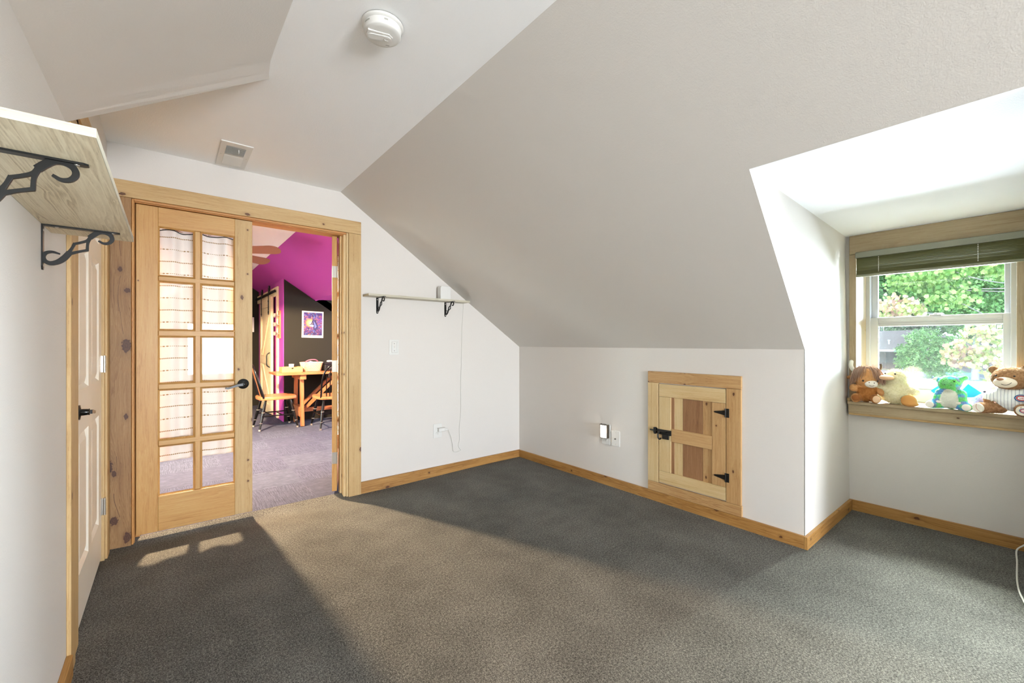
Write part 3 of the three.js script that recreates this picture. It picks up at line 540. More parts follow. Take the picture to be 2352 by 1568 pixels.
// ---------------------------------------------------------------- stuffed toys on the window ledge
const ell = (p, c, r) => { const x = (p[0] - c[0]) / r[0], y = (p[1] - c[1]) / r[1], z = (p[2] - c[2]) / r[2], k = Math.hypot(x, y, z); return (k - 1) * Math.min(r[0], r[1], r[2]); };
const cap = (p, a, b, ra, rb) => { const bx = b[0] - a[0], by = b[1] - a[1], bz = b[2] - a[2], px = p[0] - a[0], py = p[1] - a[1], pz = p[2] - a[2], t = clamp((px * bx + py * by + pz * bz) / (bx * bx + by * by + bz * bz)); return Math.hypot(px - bx * t, py - by * t, pz - bz * t) - mix(ra, rb, t); };
const smin = (k, ...d) => d.reduce((a, b) => { const h = Math.max(k - Math.abs(a - b), 0) / k; return Math.min(a, b) - h * h * k / 4; });
function sdfMesh(fn, c, half, res = 54, colour) {
  const mc = new MarchingCubes(res, new THREE.MeshBasicMaterial(), false, false, 90000), h = res / 2, f = mc.field; mc.isolation = 0;
  for (let z = 0, i = 0; z < res; z++) for (let y = 0; y < res; y++) for (let x = 0; x < res; x++, i++) f[i] = -fn([c[0] + (x - h) / h * half, c[1] + (y - h) / h * half, c[2] + (z - h) / h * half]);
  mc.update();
  const n = mc.count, P = new Float32Array(n * 3); for (let i = 0; i < n * 3; i++) P[i] = mc.positionArray[i] * half + c[i % 3];
  let g = new THREE.BufferGeometry(); g.setAttribute('position', new THREE.BufferAttribute(P, 3)); g = mergeVertices(g, 1e-5); g.computeVertexNormals();
  const p = g.attributes.position, m = g.attributes.normal, k = (p.count / 2) | 0, e = .002, q = [p.getX(k), p.getY(k), p.getZ(k)], d = fn([q[0] + m.getX(k) * e, q[1] + m.getY(k) * e, q[2] + m.getZ(k) * e]) - fn(q);
  if (d < 0) { const ix = g.index.array; for (let i = 0; i < ix.length; i += 3) { const t = ix[i]; ix[i] = ix[i + 1]; ix[i + 1] = t; } g.computeVertexNormals(); }
  const uv = new Float32Array(p.count * 2); for (let i = 0; i < p.count; i++) { uv[i * 2] = p.getX(i); uv[i * 2 + 1] = p.getY(i); } g.setAttribute('uv', new THREE.BufferAttribute(uv, 2));
  if (colour) { const col = new Float32Array(p.count * 3), C = new THREE.Color(); for (let i = 0; i < p.count; i++) { const w = colour(p.getX(i), p.getY(i), p.getZ(i)); C.setRGB(w[0] / 255, w[1] / 255, w[2] / 255, THREE.SRGBColorSpace); col[i * 3] = C.r; col[i * 3 + 1] = C.g; col[i * 3 + 2] = C.b; } g.setAttribute('color', new THREE.BufferAttribute(col, 3)); }
  return g;
}
// short plush fibres standing on a skin, bent at random
function plush(g, count, len, w, seed, keep = () => true) {
  const r = mulberry(seed), p = g.attributes.position, n = g.attributes.normal, T = [], cc = g.attributes.color, C = [];
  for (let i = 0; i < count; i++) {
    const k = r() * p.count | 0, a = V(p.getX(k), p.getY(k), p.getZ(k)); if (!keep(a)) continue;
    const d = V(n.getX(k) + (r() - .5) * 1.1, n.getY(k) + (r() - .5) * 1.1 - .25, n.getZ(k) + (r() - .5) * 1.1).normalize(), L = len * (.6 + r() * .8), s = V(-d.z, (r() - .5), d.x).normalize().multiplyScalar(w), u = s.clone().cross(d).normalize().multiplyScalar(w), b = a.clone().addScaledVector(d, L), b0 = a.clone().addScaledVector(d, -L * .2);
    const q = [b0.clone().add(s), b0.clone().addScaledVector(s, -.5).add(u), b0.clone().addScaledVector(s, -.5).sub(u)].map(v => v.toArray()), t = b.toArray();
    T.push([q[0], q[1], t], [q[1], q[2], t], [q[2], q[0], t]);
    if (cc) for (let j = 0; j < 9; j++) C.push(cc.getX(k), cc.getY(k), cc.getZ(k));
  }
  const o = tris(T); if (cc) o.setAttribute('color', new THREE.BufferAttribute(new Float32Array(C), 3)); return o;
}
const fuzz = (p, k, a) => a * n3(p[0] * k, p[1] * k, p[2] * k);
const plushMat = (c, extra = {}) => new THREE.MeshPhysicalMaterial({ color: c, roughness: .95, sheen: .5, sheenColor: new THREE.Color(0xffffff), sheenRoughness: .6, specularIntensity: .2, ...extra });
const painted = plushMat(0xffffff, { vertexColors: true }), cream = plushMat(0xf4eddf), ball = (x, y, z, r, s = [1, 1, 1]) => new THREE.SphereGeometry(r, 20, 14).scale(...s).translate(x, y, z);
const TOY = -Math.PI / 2, LEDGE = .775;
function furry(t, g, mat, n, len, w, seed, keep) { const b = part('body', g, mat, t); const f = part('fur', plush(g, n, len, w, seed, keep), mat, b); f.userData.kind = 'stuff'; return b; }
{ // highland cow
  const t = thing('stuffed_cow', 'brown stuffed highland cow with a shaggy fringe, cream muzzle and pale horns', 'stuffed toy', [3.735, LEDGE, -.728], TOY + .26); t.scale.set(.93, 1.05, .95);
  const f = p => { const m = [Math.abs(p[0]), p[1], p[2]]; return smin(.018, ell(p, [0, .062, -.005], [.062, .062, .055]), ell(p, [.004, .158, .012], [.083, .066, .062])) ; };
  const limbs = p => Math.min(cap(p, [-.05, .088, .02], [-.078, .094, .045], .020, .024), cap(p, [.055, .085, .02], [.078, .07, .04], .018, .02), cap(p, [-.045, .03, .02], [-.066, .029, .062], .026, .029), cap(p, [.035, .03, .02], [.047, .028, .07], .026, .027), cap(p, [-.07, .165, 0], [-.104, .158, -.004], .014, .011), cap(p, [.07, .17, 0], [.098, .168, -.004], .014, .010));
  const g = sdfMesh(p => smin(.012, f(p), limbs(p)) + fuzz(p, 260, .0012), [0, .11, .01], .15, 62, (x, y, z) => { const k = .5 + .5 * n3(x * 60, y * 60, z * 60); return y > .10 || Math.abs(x) > .055 ? [mix(196, 214, k), mix(142, 158, k), mix(90, 104, k)] : [mix(160, 184, k), mix(102, 124, k), mix(52, 70, k)]; });
  furry(t, g, painted, 2400, .0035, .0004, 41, a => a.y < .2);
  part('muzzle', ball(.022, .124, .060, .034, [1.12, .74, .62]), cream, t);
  part('nostril', [ball(.009, .133, .0785, .0032), ball(.037, .131, .0785, .0032)], flat(0x7a5a44, .8), t);
  part('smile', tube([V(.010, .119, .0795), V(.016, .1125, .0803), V(.024, .1105, .0807), V(.032, .113, .0799), V(.036, .118, .079)], .0011, 20, 6), flat(0x6a5648, .8), t);
  part('eye', ball(-.024, .143, .066, .0072), M.blackGloss, t); part('eye', ball(.057, .142, .058, .0066), M.blackGloss, t);
  part('horn', tube([V(-.058, .20, -.01), V(-.080, .213, -.012), V(-.090, .236, -.012), V(-.088, .262, -.010)], .0135, 24, 14), plushMat(0xf2f0df), t); part('horn_tip', ball(-.088, .262, -.010, .0133), plushMat(0xf2f0df), t);
  part('horn', tube([V(.06, .205, -.02), V(.078, .215, -.024), V(.084, .235, -.026), V(.080, .250, -.028)], .0085, 20, 12), flat(0x4b4034, .8), t);
  part('foot_pad', ball(.049, .029, .0915, .0225, [1, 1, .36]), plushMat(0xf0c8a0), t); part('foot_pad', ball(-.069, .032, .0855, .021, [1, 1, .36]), plushMat(0x9c6238), t);
  const r = mulberry(8), H = [], N = 620;
  for (let i = 0; i < N; i++) {                                                  // a parted mop: long strands fall over the brow and down both cheeks
    const x0 = (r() - .5) * .10, z0 = -.045 + .075 * r(), top = .158 + .064 * Math.sqrt(Math.max(.05, 1 - (x0 / .083) ** 2 - ((z0 - .01) / .066) ** 2)), side = Math.sign(x0 + (r() - .5) * .03), L = .45 + r() * .75, sw = side * (.016 + .045 * r());
    const out = V(clamp(x0 * 1.1 + sw, -.098, .098), 0, 0), fx = out.x, drop = .022 + .062 * L * (.35 + Math.abs(fx) * 8), zf = z0 + .03 + .032 * r() * (1 - Math.abs(fx) * 6);
    H.push(tube([V(x0, top - .006, z0), V(mix(x0, fx, .35), top + .009 + .006 * r(), z0 + .012), V(mix(x0, fx, .8), top - drop * .35, Math.max(zf, z0 + .02)), V(fx * 1.02, top - drop, Math.max(zf + .012, .045 - Math.abs(fx) * .35))], .0006 + r() * .0006, 8, 4));
  }
  for (let i = 0; i < 40; i++) { const a = (r() - .5) * 1.6, x = Math.sin(a) * .05; H.push(tube([V(x, .212, -.01), V(x * 1.3, .228, -.008), V(x * 1.7 + (r() - .5) * .04, .234 + r() * .014, -.012)], .0006, 6, 4)); }
  const hair = part('hair', H, plushMat(0xb4917a), t); hair.userData.kind = 'stuff';
}
{ // duck
  const t = thing('stuffed_duck', 'pale yellow shaggy stuffed duck with a peach bill and orange feet', 'stuffed toy', [3.765, LEDGE, -.582], TOY - .12); t.scale.setScalar(1.14);
  const g = sdfMesh(p => smin(.014, ell(p, [0, .068, 0], [.072, .068, .06]), ell(p, [.004, .150, .012], [.050, .052, .048]), cap(p, [-.045, .098, .015], [-.078, .098, .03], .03, .022), cap(p, [.045, .095, .01], [.088, .082, .022], .028, .02)) + fuzz(p, 170, .0032) + fuzz(p, 420, .0012), [0, .10, .01], .125, 60, (x, y, z) => { const k = .5 + .5 * n3(x * 90, y * 90, z * 90); return [mix(228, 248, k), mix(218, 240, k), mix(170, 208, k)]; });
  furry(t, g, painted, 4200, .009, .0007, 42);
  part('bill', sdfMesh(p => smin(.006, ell(p, [-.022, .158, .070], [.034, .012, .026]), ell(p, [-.022, .149, .066], [.030, .009, .022])), [-.022, .155, .068], .045, 40), plushMat(0xf0c49c), t);
  part('eye', ball(.012, .178, .053, .0046), M.blackGloss, t); part('eye', ball(-.034, .178, .046, .0044), M.blackGloss, t);
  part('foot', sdfMesh(p => smin(.01, ell(p, [.072, .032, .056], [.034, .030, .022]), ell(p, [.082, .014, .062], [.034, .014, .024])), [.075, .03, .058], .06, 40), plushMat(0xcf9556), t);
}
{ // small dragon in tie-dyed plush
  const t = thing('stuffed_dragon', 'green and blue tie-dyed stuffed dragon with a cream belly and felt wings', 'stuffed toy', [3.735, LEDGE, -.322], TOY - .10);
  const dye = (x, y, z) => { const a = n3(x * 16 + 3, y * 16, z * 16), b = n3(x * 22, y * 22 + 7, z * 22), k = n3(x * 150, y * 150, z * 150) * .12; if ((x / .040) ** 2 + ((y - .062) / .064) ** 2 < 1 && z > .02) return [226 + 20 * k, 226 + 20 * k, 210]; let c = a > .12 ? [112, 206, 118] : a > -.25 ? [92, 196, 200] : [104, 160, 214]; const d = b > .3 ? [142, 134, 202] : b < -.3 ? [128, 212, 124] : [82, 178, 212], w = smooth(.05, .5, Math.abs(b)) * .7; if (y > .125 && y < .185 && Math.abs(x + .004) < .034 && z > .03) { c = [112, 196, 104]; } return c.map((v, i) => clamp((mix(v, d[i], (y > .125 && Math.abs(x + .004) < .034 && z > .03) ? w * .25 : w)) * (1 + k), 0, 255)); };
  const g = sdfMesh(p => { const m = [Math.abs(p[0]), p[1], p[2]]; return smin(.012, ell(p, [0, .068, 0], [.062, .066, .05]), smin(.02, ell(p, [-.004, .160, .010], [.052, .046, .044]), ell(p, [-.004, .142, .040], [.040, .034, .030])), cap(m, [.045, .098, .012], [.058, .05, .045], .024, .018), cap(m, [.04, .03, .02], [.076, .026, .062], .027, .024), cap(p, [-.045, .175, 0], [-.078, .188, .0], .018, .008), cap(p, [.04, .185, -.004], [.058, .196, -.01], .016, .012)) + fuzz(p, 220, .0018); }, [0, .105, .01], .13, 66, dye);
  furry(t, g, painted, 3600, .0045, .0005, 43);
  part('foot_pad', ball(-.079, .026, .082, .020, [1, 1, .34]), cream, t); part('foot_pad', ball(.079, .026, .082, .020, [1, 1, .34]), cream, t);
  part('hand_pad', ball(-.05, .044, .058, .016, [1.3, .6, .5]), cream, t); part('hand_pad', ball(.052, .044, .058, .016, [1.3, .6, .5]), cream, t);
  part('ear_lining', ball(-.066, .181, .011, .012, [1.3, .8, .35]), cream, t);
  part('eye', ball(-.026, .172, .0505, .0042), M.blackGloss, t); part('eye', ball(.022, .173, .0495, .0042), M.blackGloss, t); part('nostril', [ball(-.016, .152, .0685, .002), ball(.012, .152, .068, .002)], M.dark, t);
  part('wing', ext(poly([[.03, .10], [.065, .155], [.118, .108], [.088, .082], [.05, .075]]), .006, .002).translate(0, 0, -.05), plushMat(0x3aa0c0), t);
  part('wing', ext(poly([[-.03, .10], [-.06, .14], [-.10, .10], [-.08, .082], [-.05, .075]]), .006, .002).translate(0, 0, -.055), plushMat(0x3aa0c0), t);
}
{ // lavender hippo lying against the sash
  const t = thing('stuffed_hippo', 'small fluffy lavender stuffed hippo lying behind the dragon and the bear', 'stuffed toy', [3.90, LEDGE, -.212], TOY + .45);
  const g = sdfMesh(p => smin(.014, ell(p, [-.01, .058, -.02], [.062, .058, .07]), ell(p, [.006, .092, .048], [.044, .040, .04]), ell(p, [.012, .076, .082], [.04, .030, .026]), cap(p, [-.035, .03, .03], [-.045, .016, .055], .024, .018), cap(p, [.04, .03, .03], [.05, .016, .055], .024, .018), ell(p, [-.03, .134, .03], [.014, .016, .009]), ell(p, [.042, .132, .03], [.014, .016, .009])) + fuzz(p, 180, .003), [0, .07, .015], .125, 60, (x, y, z) => { const k = .5 + .5 * n3(x * 70, y * 70, z * 70); return z > .06 ? [mix(196, 214, k), mix(160, 182, k), mix(200, 212, k)] : [mix(186, 216, k), mix(164, 196, k), mix(192, 214, k)]; });
  furry(t, g, painted, 3600, .008, .0006, 44);
  part('eye', ball(-.014, .112, .082, .0055), M.blackGloss, t); part('eye', ball(.034, .111, .082, .0055), M.blackGloss, t); part('ear_lining', [ball(-.03, .134, .038, .009, [1, 1.2, .4]), ball(.042, .132, .038, .009, [1, 1.2, .4])], plushMat(0xbfb3a6), t);
}
const badge = (bg) => canvasTex(256, 192, (g, w, h) => {
  g.fillStyle = bg; g.fillRect(0, 0, w, h);
  const ring = (c, rx, ry) => { g.fillStyle = c; g.beginPath(); g.ellipse(w / 2, h / 2, rx, ry, 0, 0, 7); g.fill(); };
  ring('#2a5a8c', 122, 90); ring('#f6f6f2', 100, 72);
  g.strokeStyle = '#c23a44'; g.lineWidth = 26; g.beginPath(); g.ellipse(w / 2, h / 2, 82, 55, 0, .42, 6.283 - .42); g.stroke();
  g.fillStyle = '#c23a44'; g.font = 'bold 52px sans-serif'; g.textAlign = 'center'; g.textBaseline = 'middle'; g.fillText('UBS', w / 2 + 12, h / 2 + 2);
});
{ // teddy bear in a pinstriped baseball shirt
  const t = thing('stuffed_bear', 'brown stuffed bear in a white pinstriped baseball shirt with a round club badge', 'stuffed toy', [3.70, LEDGE, -.070], TOY - .06); t.scale.setScalar(1.04);
  const tone = (x, y, z) => { const k = .5 + .5 * n3(x * 80, y * 80, z * 80), b = smooth(.12, .27, y); return [mix(138, 186, k) - 6 * b, mix(98, 142, k), mix(66, 106, k)]; };
  const g = sdfMesh(p => smin(.012, ell(p, [-.012, .197, .008], [.074, .064, .06]), ell(p, [-.078, .243, -.012], [.018, .02, .012]), ell(p, [.045, .252, -.012], [.024, .024, .014]), cap(p, [-.05, .032, .01], [-.118, .030, .048], .027, .03), cap(p, [.03, .035, .03], [.034, .034, .055], .03, .034), ell(p, [-.092, .078, .02], [.022, .02, .02])) + fuzz(p, 190, .0022), [-.02, .14, .02], .165, 70, tone);
  furry(t, g, painted, 5200, .0055, .0005, 45);
  const stripes = canvasTex(256, 64, (c, w, h) => { c.fillStyle = '#f2f3f1'; c.fillRect(0, 0, w, h); c.fillStyle = '#8b93a0'; for (let i = 0; i < 8; i++) c.fillRect(i * 32 + 14, 0, 4, h); }, THREE.RepeatWrapping); stripes.repeat.set(1 / .104, 12);
  part('shirt', sdfMesh(p => smin(.014, ell(p, [0, .085, 0], [.072, .066, .060]), cap(p, [-.045, .115, .008], [-.088, .090, .018], .030, .026), cap(p, [.05, .115, .008], [.09, .085, .02], .03, .026)) + fuzz(p, 60, .002), [0, .09, 0], .135, 54), new THREE.MeshStandardMaterial({ map: stripes, roughness: .9 }), t);
  part('muzzle', sdfMesh(p => smin(.01, ell(p, [-.028, .178, .060], [.043, .029, .026]), ell(p, [-.03, .186, .066], [.022, .016, .024])), [-.028, .18, .06], .06, 44), plushMat(0xf1e4d0), t);
  part('nose', ball(-.044, .196, .086, .011, [1.25, .72, .6]), plushMat(0xa5775c), t);
  part('smile', tube([V(-.040, .170, .0885), V(-.030, .1655, .0885), V(-.018, .167, .087), V(-.009, .174, .084), V(-.004, .180, .0815)], .0013, 20, 6), flat(0x4a3a30, .8), t);
  part('eye', ball(-.062, .212, .050, .005), M.blackGloss, t); part('eye', ball(.004, .213, .062, .005), M.blackGloss, t);
  const disc = (w, h) => { const q = new THREE.CircleGeometry(1, 40).scale(w, h, 1); const uv = q.attributes.uv, p = q.attributes.position; for (let i = 0; i < p.count; i++) uv.setXY(i, p.getX(i) / w / 2 + .5, p.getY(i) / h / 2 + .5); return q; };
  const bd = part('badge', disc(.026, .0195), new THREE.MeshStandardMaterial({ map: badge('#2a5a8c'), roughness: .8 }), t); bd.position.set(.028, .098, .0585); bd.rotation.set(-.10, .30, 0);
  const padTex = canvasTex(256, 256, (c, w, h) => { c.fillStyle = '#f3ecdc'; c.fillRect(0, 0, w, h); c.strokeStyle = '#b04a3e'; c.lineWidth = 5; for (const s of [1]) { c.beginPath(); c.arc(w * .98, h * .3, w * .62, 1.9, 3.6); c.stroke(); for (let a = 1.95; a < 3.6; a += .13) { c.beginPath(); c.moveTo(w * .98 + Math.cos(a) * w * .56, h * .3 + Math.sin(a) * w * .56); c.lineTo(w * .98 + Math.cos(a + .04) * w * .68, h * .3 + Math.sin(a + .04) * w * .68); c.stroke(); } } });
  const pad = (x, y, z, ry, tex) => { const o = part('foot_pad', new THREE.SphereGeometry(.024, 24, 16).scale(1, 1.05, .34), cream, t); o.position.set(x, y, z); o.rotation.y = ry; const q = part('patch', disc(.0225, .0235), new THREE.MeshStandardMaterial({ map: tex, roughness: .85 }), o); q.position.z = .0086; return o; };
  pad(-.124, .030, .072, -.35, padTex);
  const p2 = pad(.034, .035, .084, 0, padTex); const b2 = part('patch', disc(.0165, .0135), new THREE.MeshStandardMaterial({ map: badge('#f3ecdc'), roughness: .8 }), p2); b2.position.set(.004, .001, .0096);
}
// ---------------------------------------------------------------- the attic room beyond the double door
const ZN = -9.35, XC = 1.326, ZC = -7.122, XM = x => 2 * 0.68025 - x;
const tileTex = dataTex(384, 384, (x, y) => {                                   // looped yarn in streaks
  const u = x / 384 * .5, v = y / 384 * .5;
  const t = clamp(.5 + .44 * nA(u * 150, v * 7 + 20 * nB(u * 40, 3)) + .26 * nB(u * 380, v * 22) + .12 * (hash2(x, y >> 3, 5) - .5));
  return [mix(40, 94, t), mix(42, 100, t), mix(58, 122, t)];
});
tileTex.repeat.set(2, 2);
const tileMats = [0xffffff, 0xf2eef4, 0xe9e6ee].map(c => new THREE.MeshStandardMaterial({ map: tileTex, color: c, roughness: 1, bumpMap: tileTex, bumpScale: .0015 }));
{
  const f = structGroup('floor_2', 'purple grey carpet tiles of the magenta room');
  part('subfloor', box(-2.6, 4.1, -.3, -.012, ZN - .1, -3.42), M.dark, f);
  const g = plain(box(-.25, .25, -.011, 0, -.25, .25)); { const p = g.attributes.position, uv = g.attributes.uv; for (let i = 0; i < p.count; i++) uv.setXY(i, p.getX(i), p.getZ(i)); }
  for (let i = 0; i < 11; i++) for (let k = 0; k < 12; k++) {
    const x = -1.36 + i * .5, z = -3.687 - k * .5; if (x > 1.3 && z < ZC - .25) continue;
    const m = part('carpet_tile', g, tileMats[(i * 7 + k * 5) % 3], f); m.position.set(x, -.004 + .0005 * ((i * 3 + k) % 3), z); m.rotation.y = (i + k) % 2 ? Math.PI / 2 : 0;
  }
}
struct('wall_2_front', U(extXY(poly([[-1.6, -.1], [-.185, -.1], [-.185, 2.042], [1.072, 2.042], [1.072, -.1], [2.95, -.1], [2.95, 1.12], [1.06, 2.42], [.30, 2.42], [-1.6, 1.12]]), ZD - .13, ZD - .061)), M.plaster, 'far side of the wall with the double door');
struct('ceiling_2', U(box(.2, 1.16, HC, HC + .1, ZN - .1, ZD - .021)), M.ceiling, 'flat white ceiling of the magenta room');
function slopeSlab(sideRight, z0, z1, o0, o1, mat, label) {
  const len = Math.hypot(XK - XS, HC - HK), dx = (XK - XS) / len, dy = -(HC - HK) / len, sH = (XH - XS) / dx;
  const basis = sideRight ? new THREE.Matrix4().makeBasis(V(0, 0, 1), V(dx, dy, 0), V(-dy, dx, 0)).setPosition(XS, HC, 0) : new THREE.Matrix4().makeBasis(V(0, 0, -1), V(-dx, dy, 0), V(dy, dx, 0)).setPosition(XM(XS), HC, 0);
  const k = sideRight ? 1 : -1, pts = [[z1, -.02], [z0, -.02], [z0, len + .06], [o0, len + .06], [o0, sH], [o1, sH], [o1, len + .06], [z1, len + .06]].map(p => [p[0] * k, p[1]]);
  struct('ceiling_2_slope', U(ext(poly(pts), .1).applyMatrix4(basis)), mat, label);
}
const RD = [ZC, -4.35], LD = [-6.3, -4.6];
slopeSlab(true, ZN - .1, ZD - .06, RD[0], RD[1], M.magenta, 'magenta sloped ceiling over the dining table');
slopeSlab(false, ZN - .1, ZD - .06, LD[0], LD[1], M.plaster, 'pale sloped ceiling on the street side');
for (const [side, dz] of [[1, RD], [-1, LD]]) {
  const X = x => side > 0 ? x : XM(x), bx2 = (a, b, ...r) => box(Math.min(X(a), X(b)), Math.max(X(a), X(b)), ...r), n = side > 0 ? 'right' : 'left', d = side > 0 ? 'garden side' : 'street side';
  struct('wall_2_' + n, join([U(bx2(XK, XK + .09, -.1, HK + .04, ZN - .1, dz[0] - .004)), U(bx2(XK, XK + .09, -.1, HK + .04, dz[1] + .004, ZD - .06))]), side > 0 ? M.magenta : M.plaster, 'knee wall of the far room on the ' + d);
  const cheek = (z0, z1) => { let s = [[XK, -.1], [XW + .1, -.1], [XW + .1, 2.02], [XH, 1.99], [XH, HH], [XK, HK]].map(p => [X(p[0]), p[1]]); return U(extXY(poly(s), z0, z1)); };
  if (side < 0) struct('wall_2_dormer_' + n, join([cheek(dz[0] - .1, dz[0]), cheek(dz[1], dz[1] + .1)]), M.plaster, 'cheek walls of the dormer on the ' + d);
  else struct('wall_2_dormer_' + n, cheek(dz[1], dz[1] + .1), M.magenta, 'cheek wall of the dormer on the ' + d);
  struct('ceiling_2_dormer', U(extXY(poly([[XH, HH], [XW + .16, HD], [XW + .16, HD + .12], [XH + .05, HH + .15]].map(p => [X(p[0]), p[1]])), dz[0] - .1, dz[1] + .1)), side > 0 ? M.magenta : M.plaster, 'dormer ceiling on the ' + d);
  const wz = side > 0 ? [-6.75, -4.7] : [-6.1, -4.8];
  struct('wall_2_window_' + n, U(extZY(poly(rect(Zs(dz[1] + .1), Zs(dz[0] - .1), -.1, 2.1), [rect(Zs(wz[1]), Zs(wz[0]), .87, 1.83)]), side > 0 ? XW : XM(XW) - .12, side > 0 ? XW + .12 : XM(XW))), M.plaster, 'dormer window wall on the ' + d);
  const w = structGroup(side > 0 ? 'window_2' : 'window_3', 'unseen window of the magenta room on the ' + d), xa = side > 0 ? XW + .02 : XM(XW) - .08, xb = xa + .06, cy = 1.35, mz = (wz[0] + wz[1]) / 2;  // windows out of view, placed to let daylight into the far room
  for (const a of [[.87, .92, wz[0], wz[1]], [1.78, 1.83, wz[0], wz[1]], [cy - .02, cy + .02, wz[0], wz[1]], [.92, 1.78, wz[0], wz[0] + .05], [.92, 1.78, wz[1] - .05, wz[1]], [.92, 1.78, mz - .03, mz + .03]]) part('window_frame', box(xa, xb, ...a, .004), M.vinyl, w);
}
struct('wall_2_closet_end', U(extXY(poly([[XC + .012, -.1], [XW + .1, -.1], [XW + .1, 2.0], [1.995, 1.925], [XH + .01, HH - .02], [XC + .012, HC - (XC - XS) * SLOPE + .02]]), ZC - .1, ZC)), M.charcoal, 'dark charcoal wall behind the dining table');
struct('wall_2_closet', U(extZY(poly(rect(Zs(ZC - .001), Zs(ZN), -.1, 2.2)), XC, XC + .011)), M.magenta, 'magenta closet wall with the barn door');
struct('wall_2_back', U(box(-1.6, 2.95, -.1, 2.45, ZN - .1, ZN)), M.charcoal, 'dark charcoal end wall of the far room');
// barn door on its black track
{
  const t = thing('barn_door', 'pale sliding barn door with braces on a black track', 'sliding door', [1.278, .03, -8.22]), H = 1.90, hw = .525;
  for (let i = 0; i < 6; i++) { const a = -hw + i * 2 * hw / 6; part('plank', plank(-.004, .016, 0, H, a + .001, a + 2 * hw / 6 - .001, 'y', .003), M.pale, t); }
  for (const s of [-1, 1]) part('stile', plank(-.022, -.004, 0, H, s > 0 ? hw - .13 : -hw, s > 0 ? hw : -hw + .13, 'y', .003), M.pale, t);
  for (const [a, b] of [[0, .15], [.80, .95], [H - .15, H]]) part('rail', plank(-.022, -.004, a, b, -hw + .131, hw - .131, 'z', .003), M.pale, t);
  for (const [y0, y1] of [[.15, .80], [.95, H - .15]]) {
    const g = plank(-.02, -.005, -.06, .06, -.55, .55, 'z', .003), up = y0 < .5 ? 1 : -1, m = part('brace', g, M.pale, t), L = Math.hypot(.79, y1 - y0);
    g.scale(1, 1, (L - .06) / 1.1); m.position.set(0, (y0 + y1) / 2, 0); m.rotation.x = up * Math.atan2(y1 - y0, .79);
  }
  part('handle', tube([V(-.022, .76, .44), V(-.06, .79, .44), V(-.066, .88, .44), V(-.06, .97, .44), V(-.022, 1.0, .44)], .009, 24), M.black, t);
  for (const z of [-.34, .34]) {
    const h = part('hanger', [box(-.032, -.024, H - .28, H + .15, z - .02, z + .02, .002), rod(V(-.036, H - .24, z), V(-.02, H - .24, z), .012), rod(V(-.036, H - .06, z), V(-.02, H - .06, z), .012)], M.black, t);
    part('wheel', rod(V(-.024, H + .144, z), V(-.006, H + .144, z), .052, .052, 28), M.black, h);
  }
  const k = thing('barn_door_track', 'black flat track on a pale header board above the barn door', 'door track', [1.30, 2.0, -8.45]);
  part('header_board', plank(0, .025, -.07, .07, -1.10, 1.02, 'z', .003), M.pale, k);
  part('rail', [box(-.03, -.022, -.022, .022, -1.10, 1.0, .002), ...[-.95, -.3, .35, .9].map(z => rod(V(-.022, 0, z), V(0, 0, z), .012))], M.black, k);
  part('jamb', plank(.002, .026, -1.99, -.07, .92, 1.02, 'y', .003), M.pale, k);
}
{
  const h = thing('hook_rack', 'narrow wooden board with three glass knobs on the magenta closet wall', 'hook rack', [XC, 1.47, -7.33]);
  part('board', plank(-.02, 0, -.215, .215, -.055, .055, 'y', .004), M.honey, h);
  const gl = new THREE.MeshPhysicalMaterial({ color: 0xc4c0ba, roughness: .06, transmission: .7, thickness: .02, ior: 1.5 });
  for (const y of [-.14, 0, .14]) { const k = part('knob', [new THREE.IcosahedronGeometry(.034, 1).scale(.8, 1, 1).translate(-.075, y, 0)], gl, h); part('stem', rod(V(-.02, y, 0), V(-.055, y, 0), .012), M.nickel, k); }
  const s1 = thing('paper_sheet', 'white sheet of paper on the dark end wall', 'paper', [1.16, 1.535, ZN]); part('sheet', box(-.1, .085, -.14, .14, 0, .004), flat(0xf4f4f2, .8), s1);
  const s2 = thing('paper_sheet', 'tall white sheet on the magenta wall behind the barn door', 'paper', [XC, 1.50, -8.93]); part('sheet', box(-.004, 0, -.30, .30, -.10, .12), flat(0xf4f1f2, .8), s2);
}
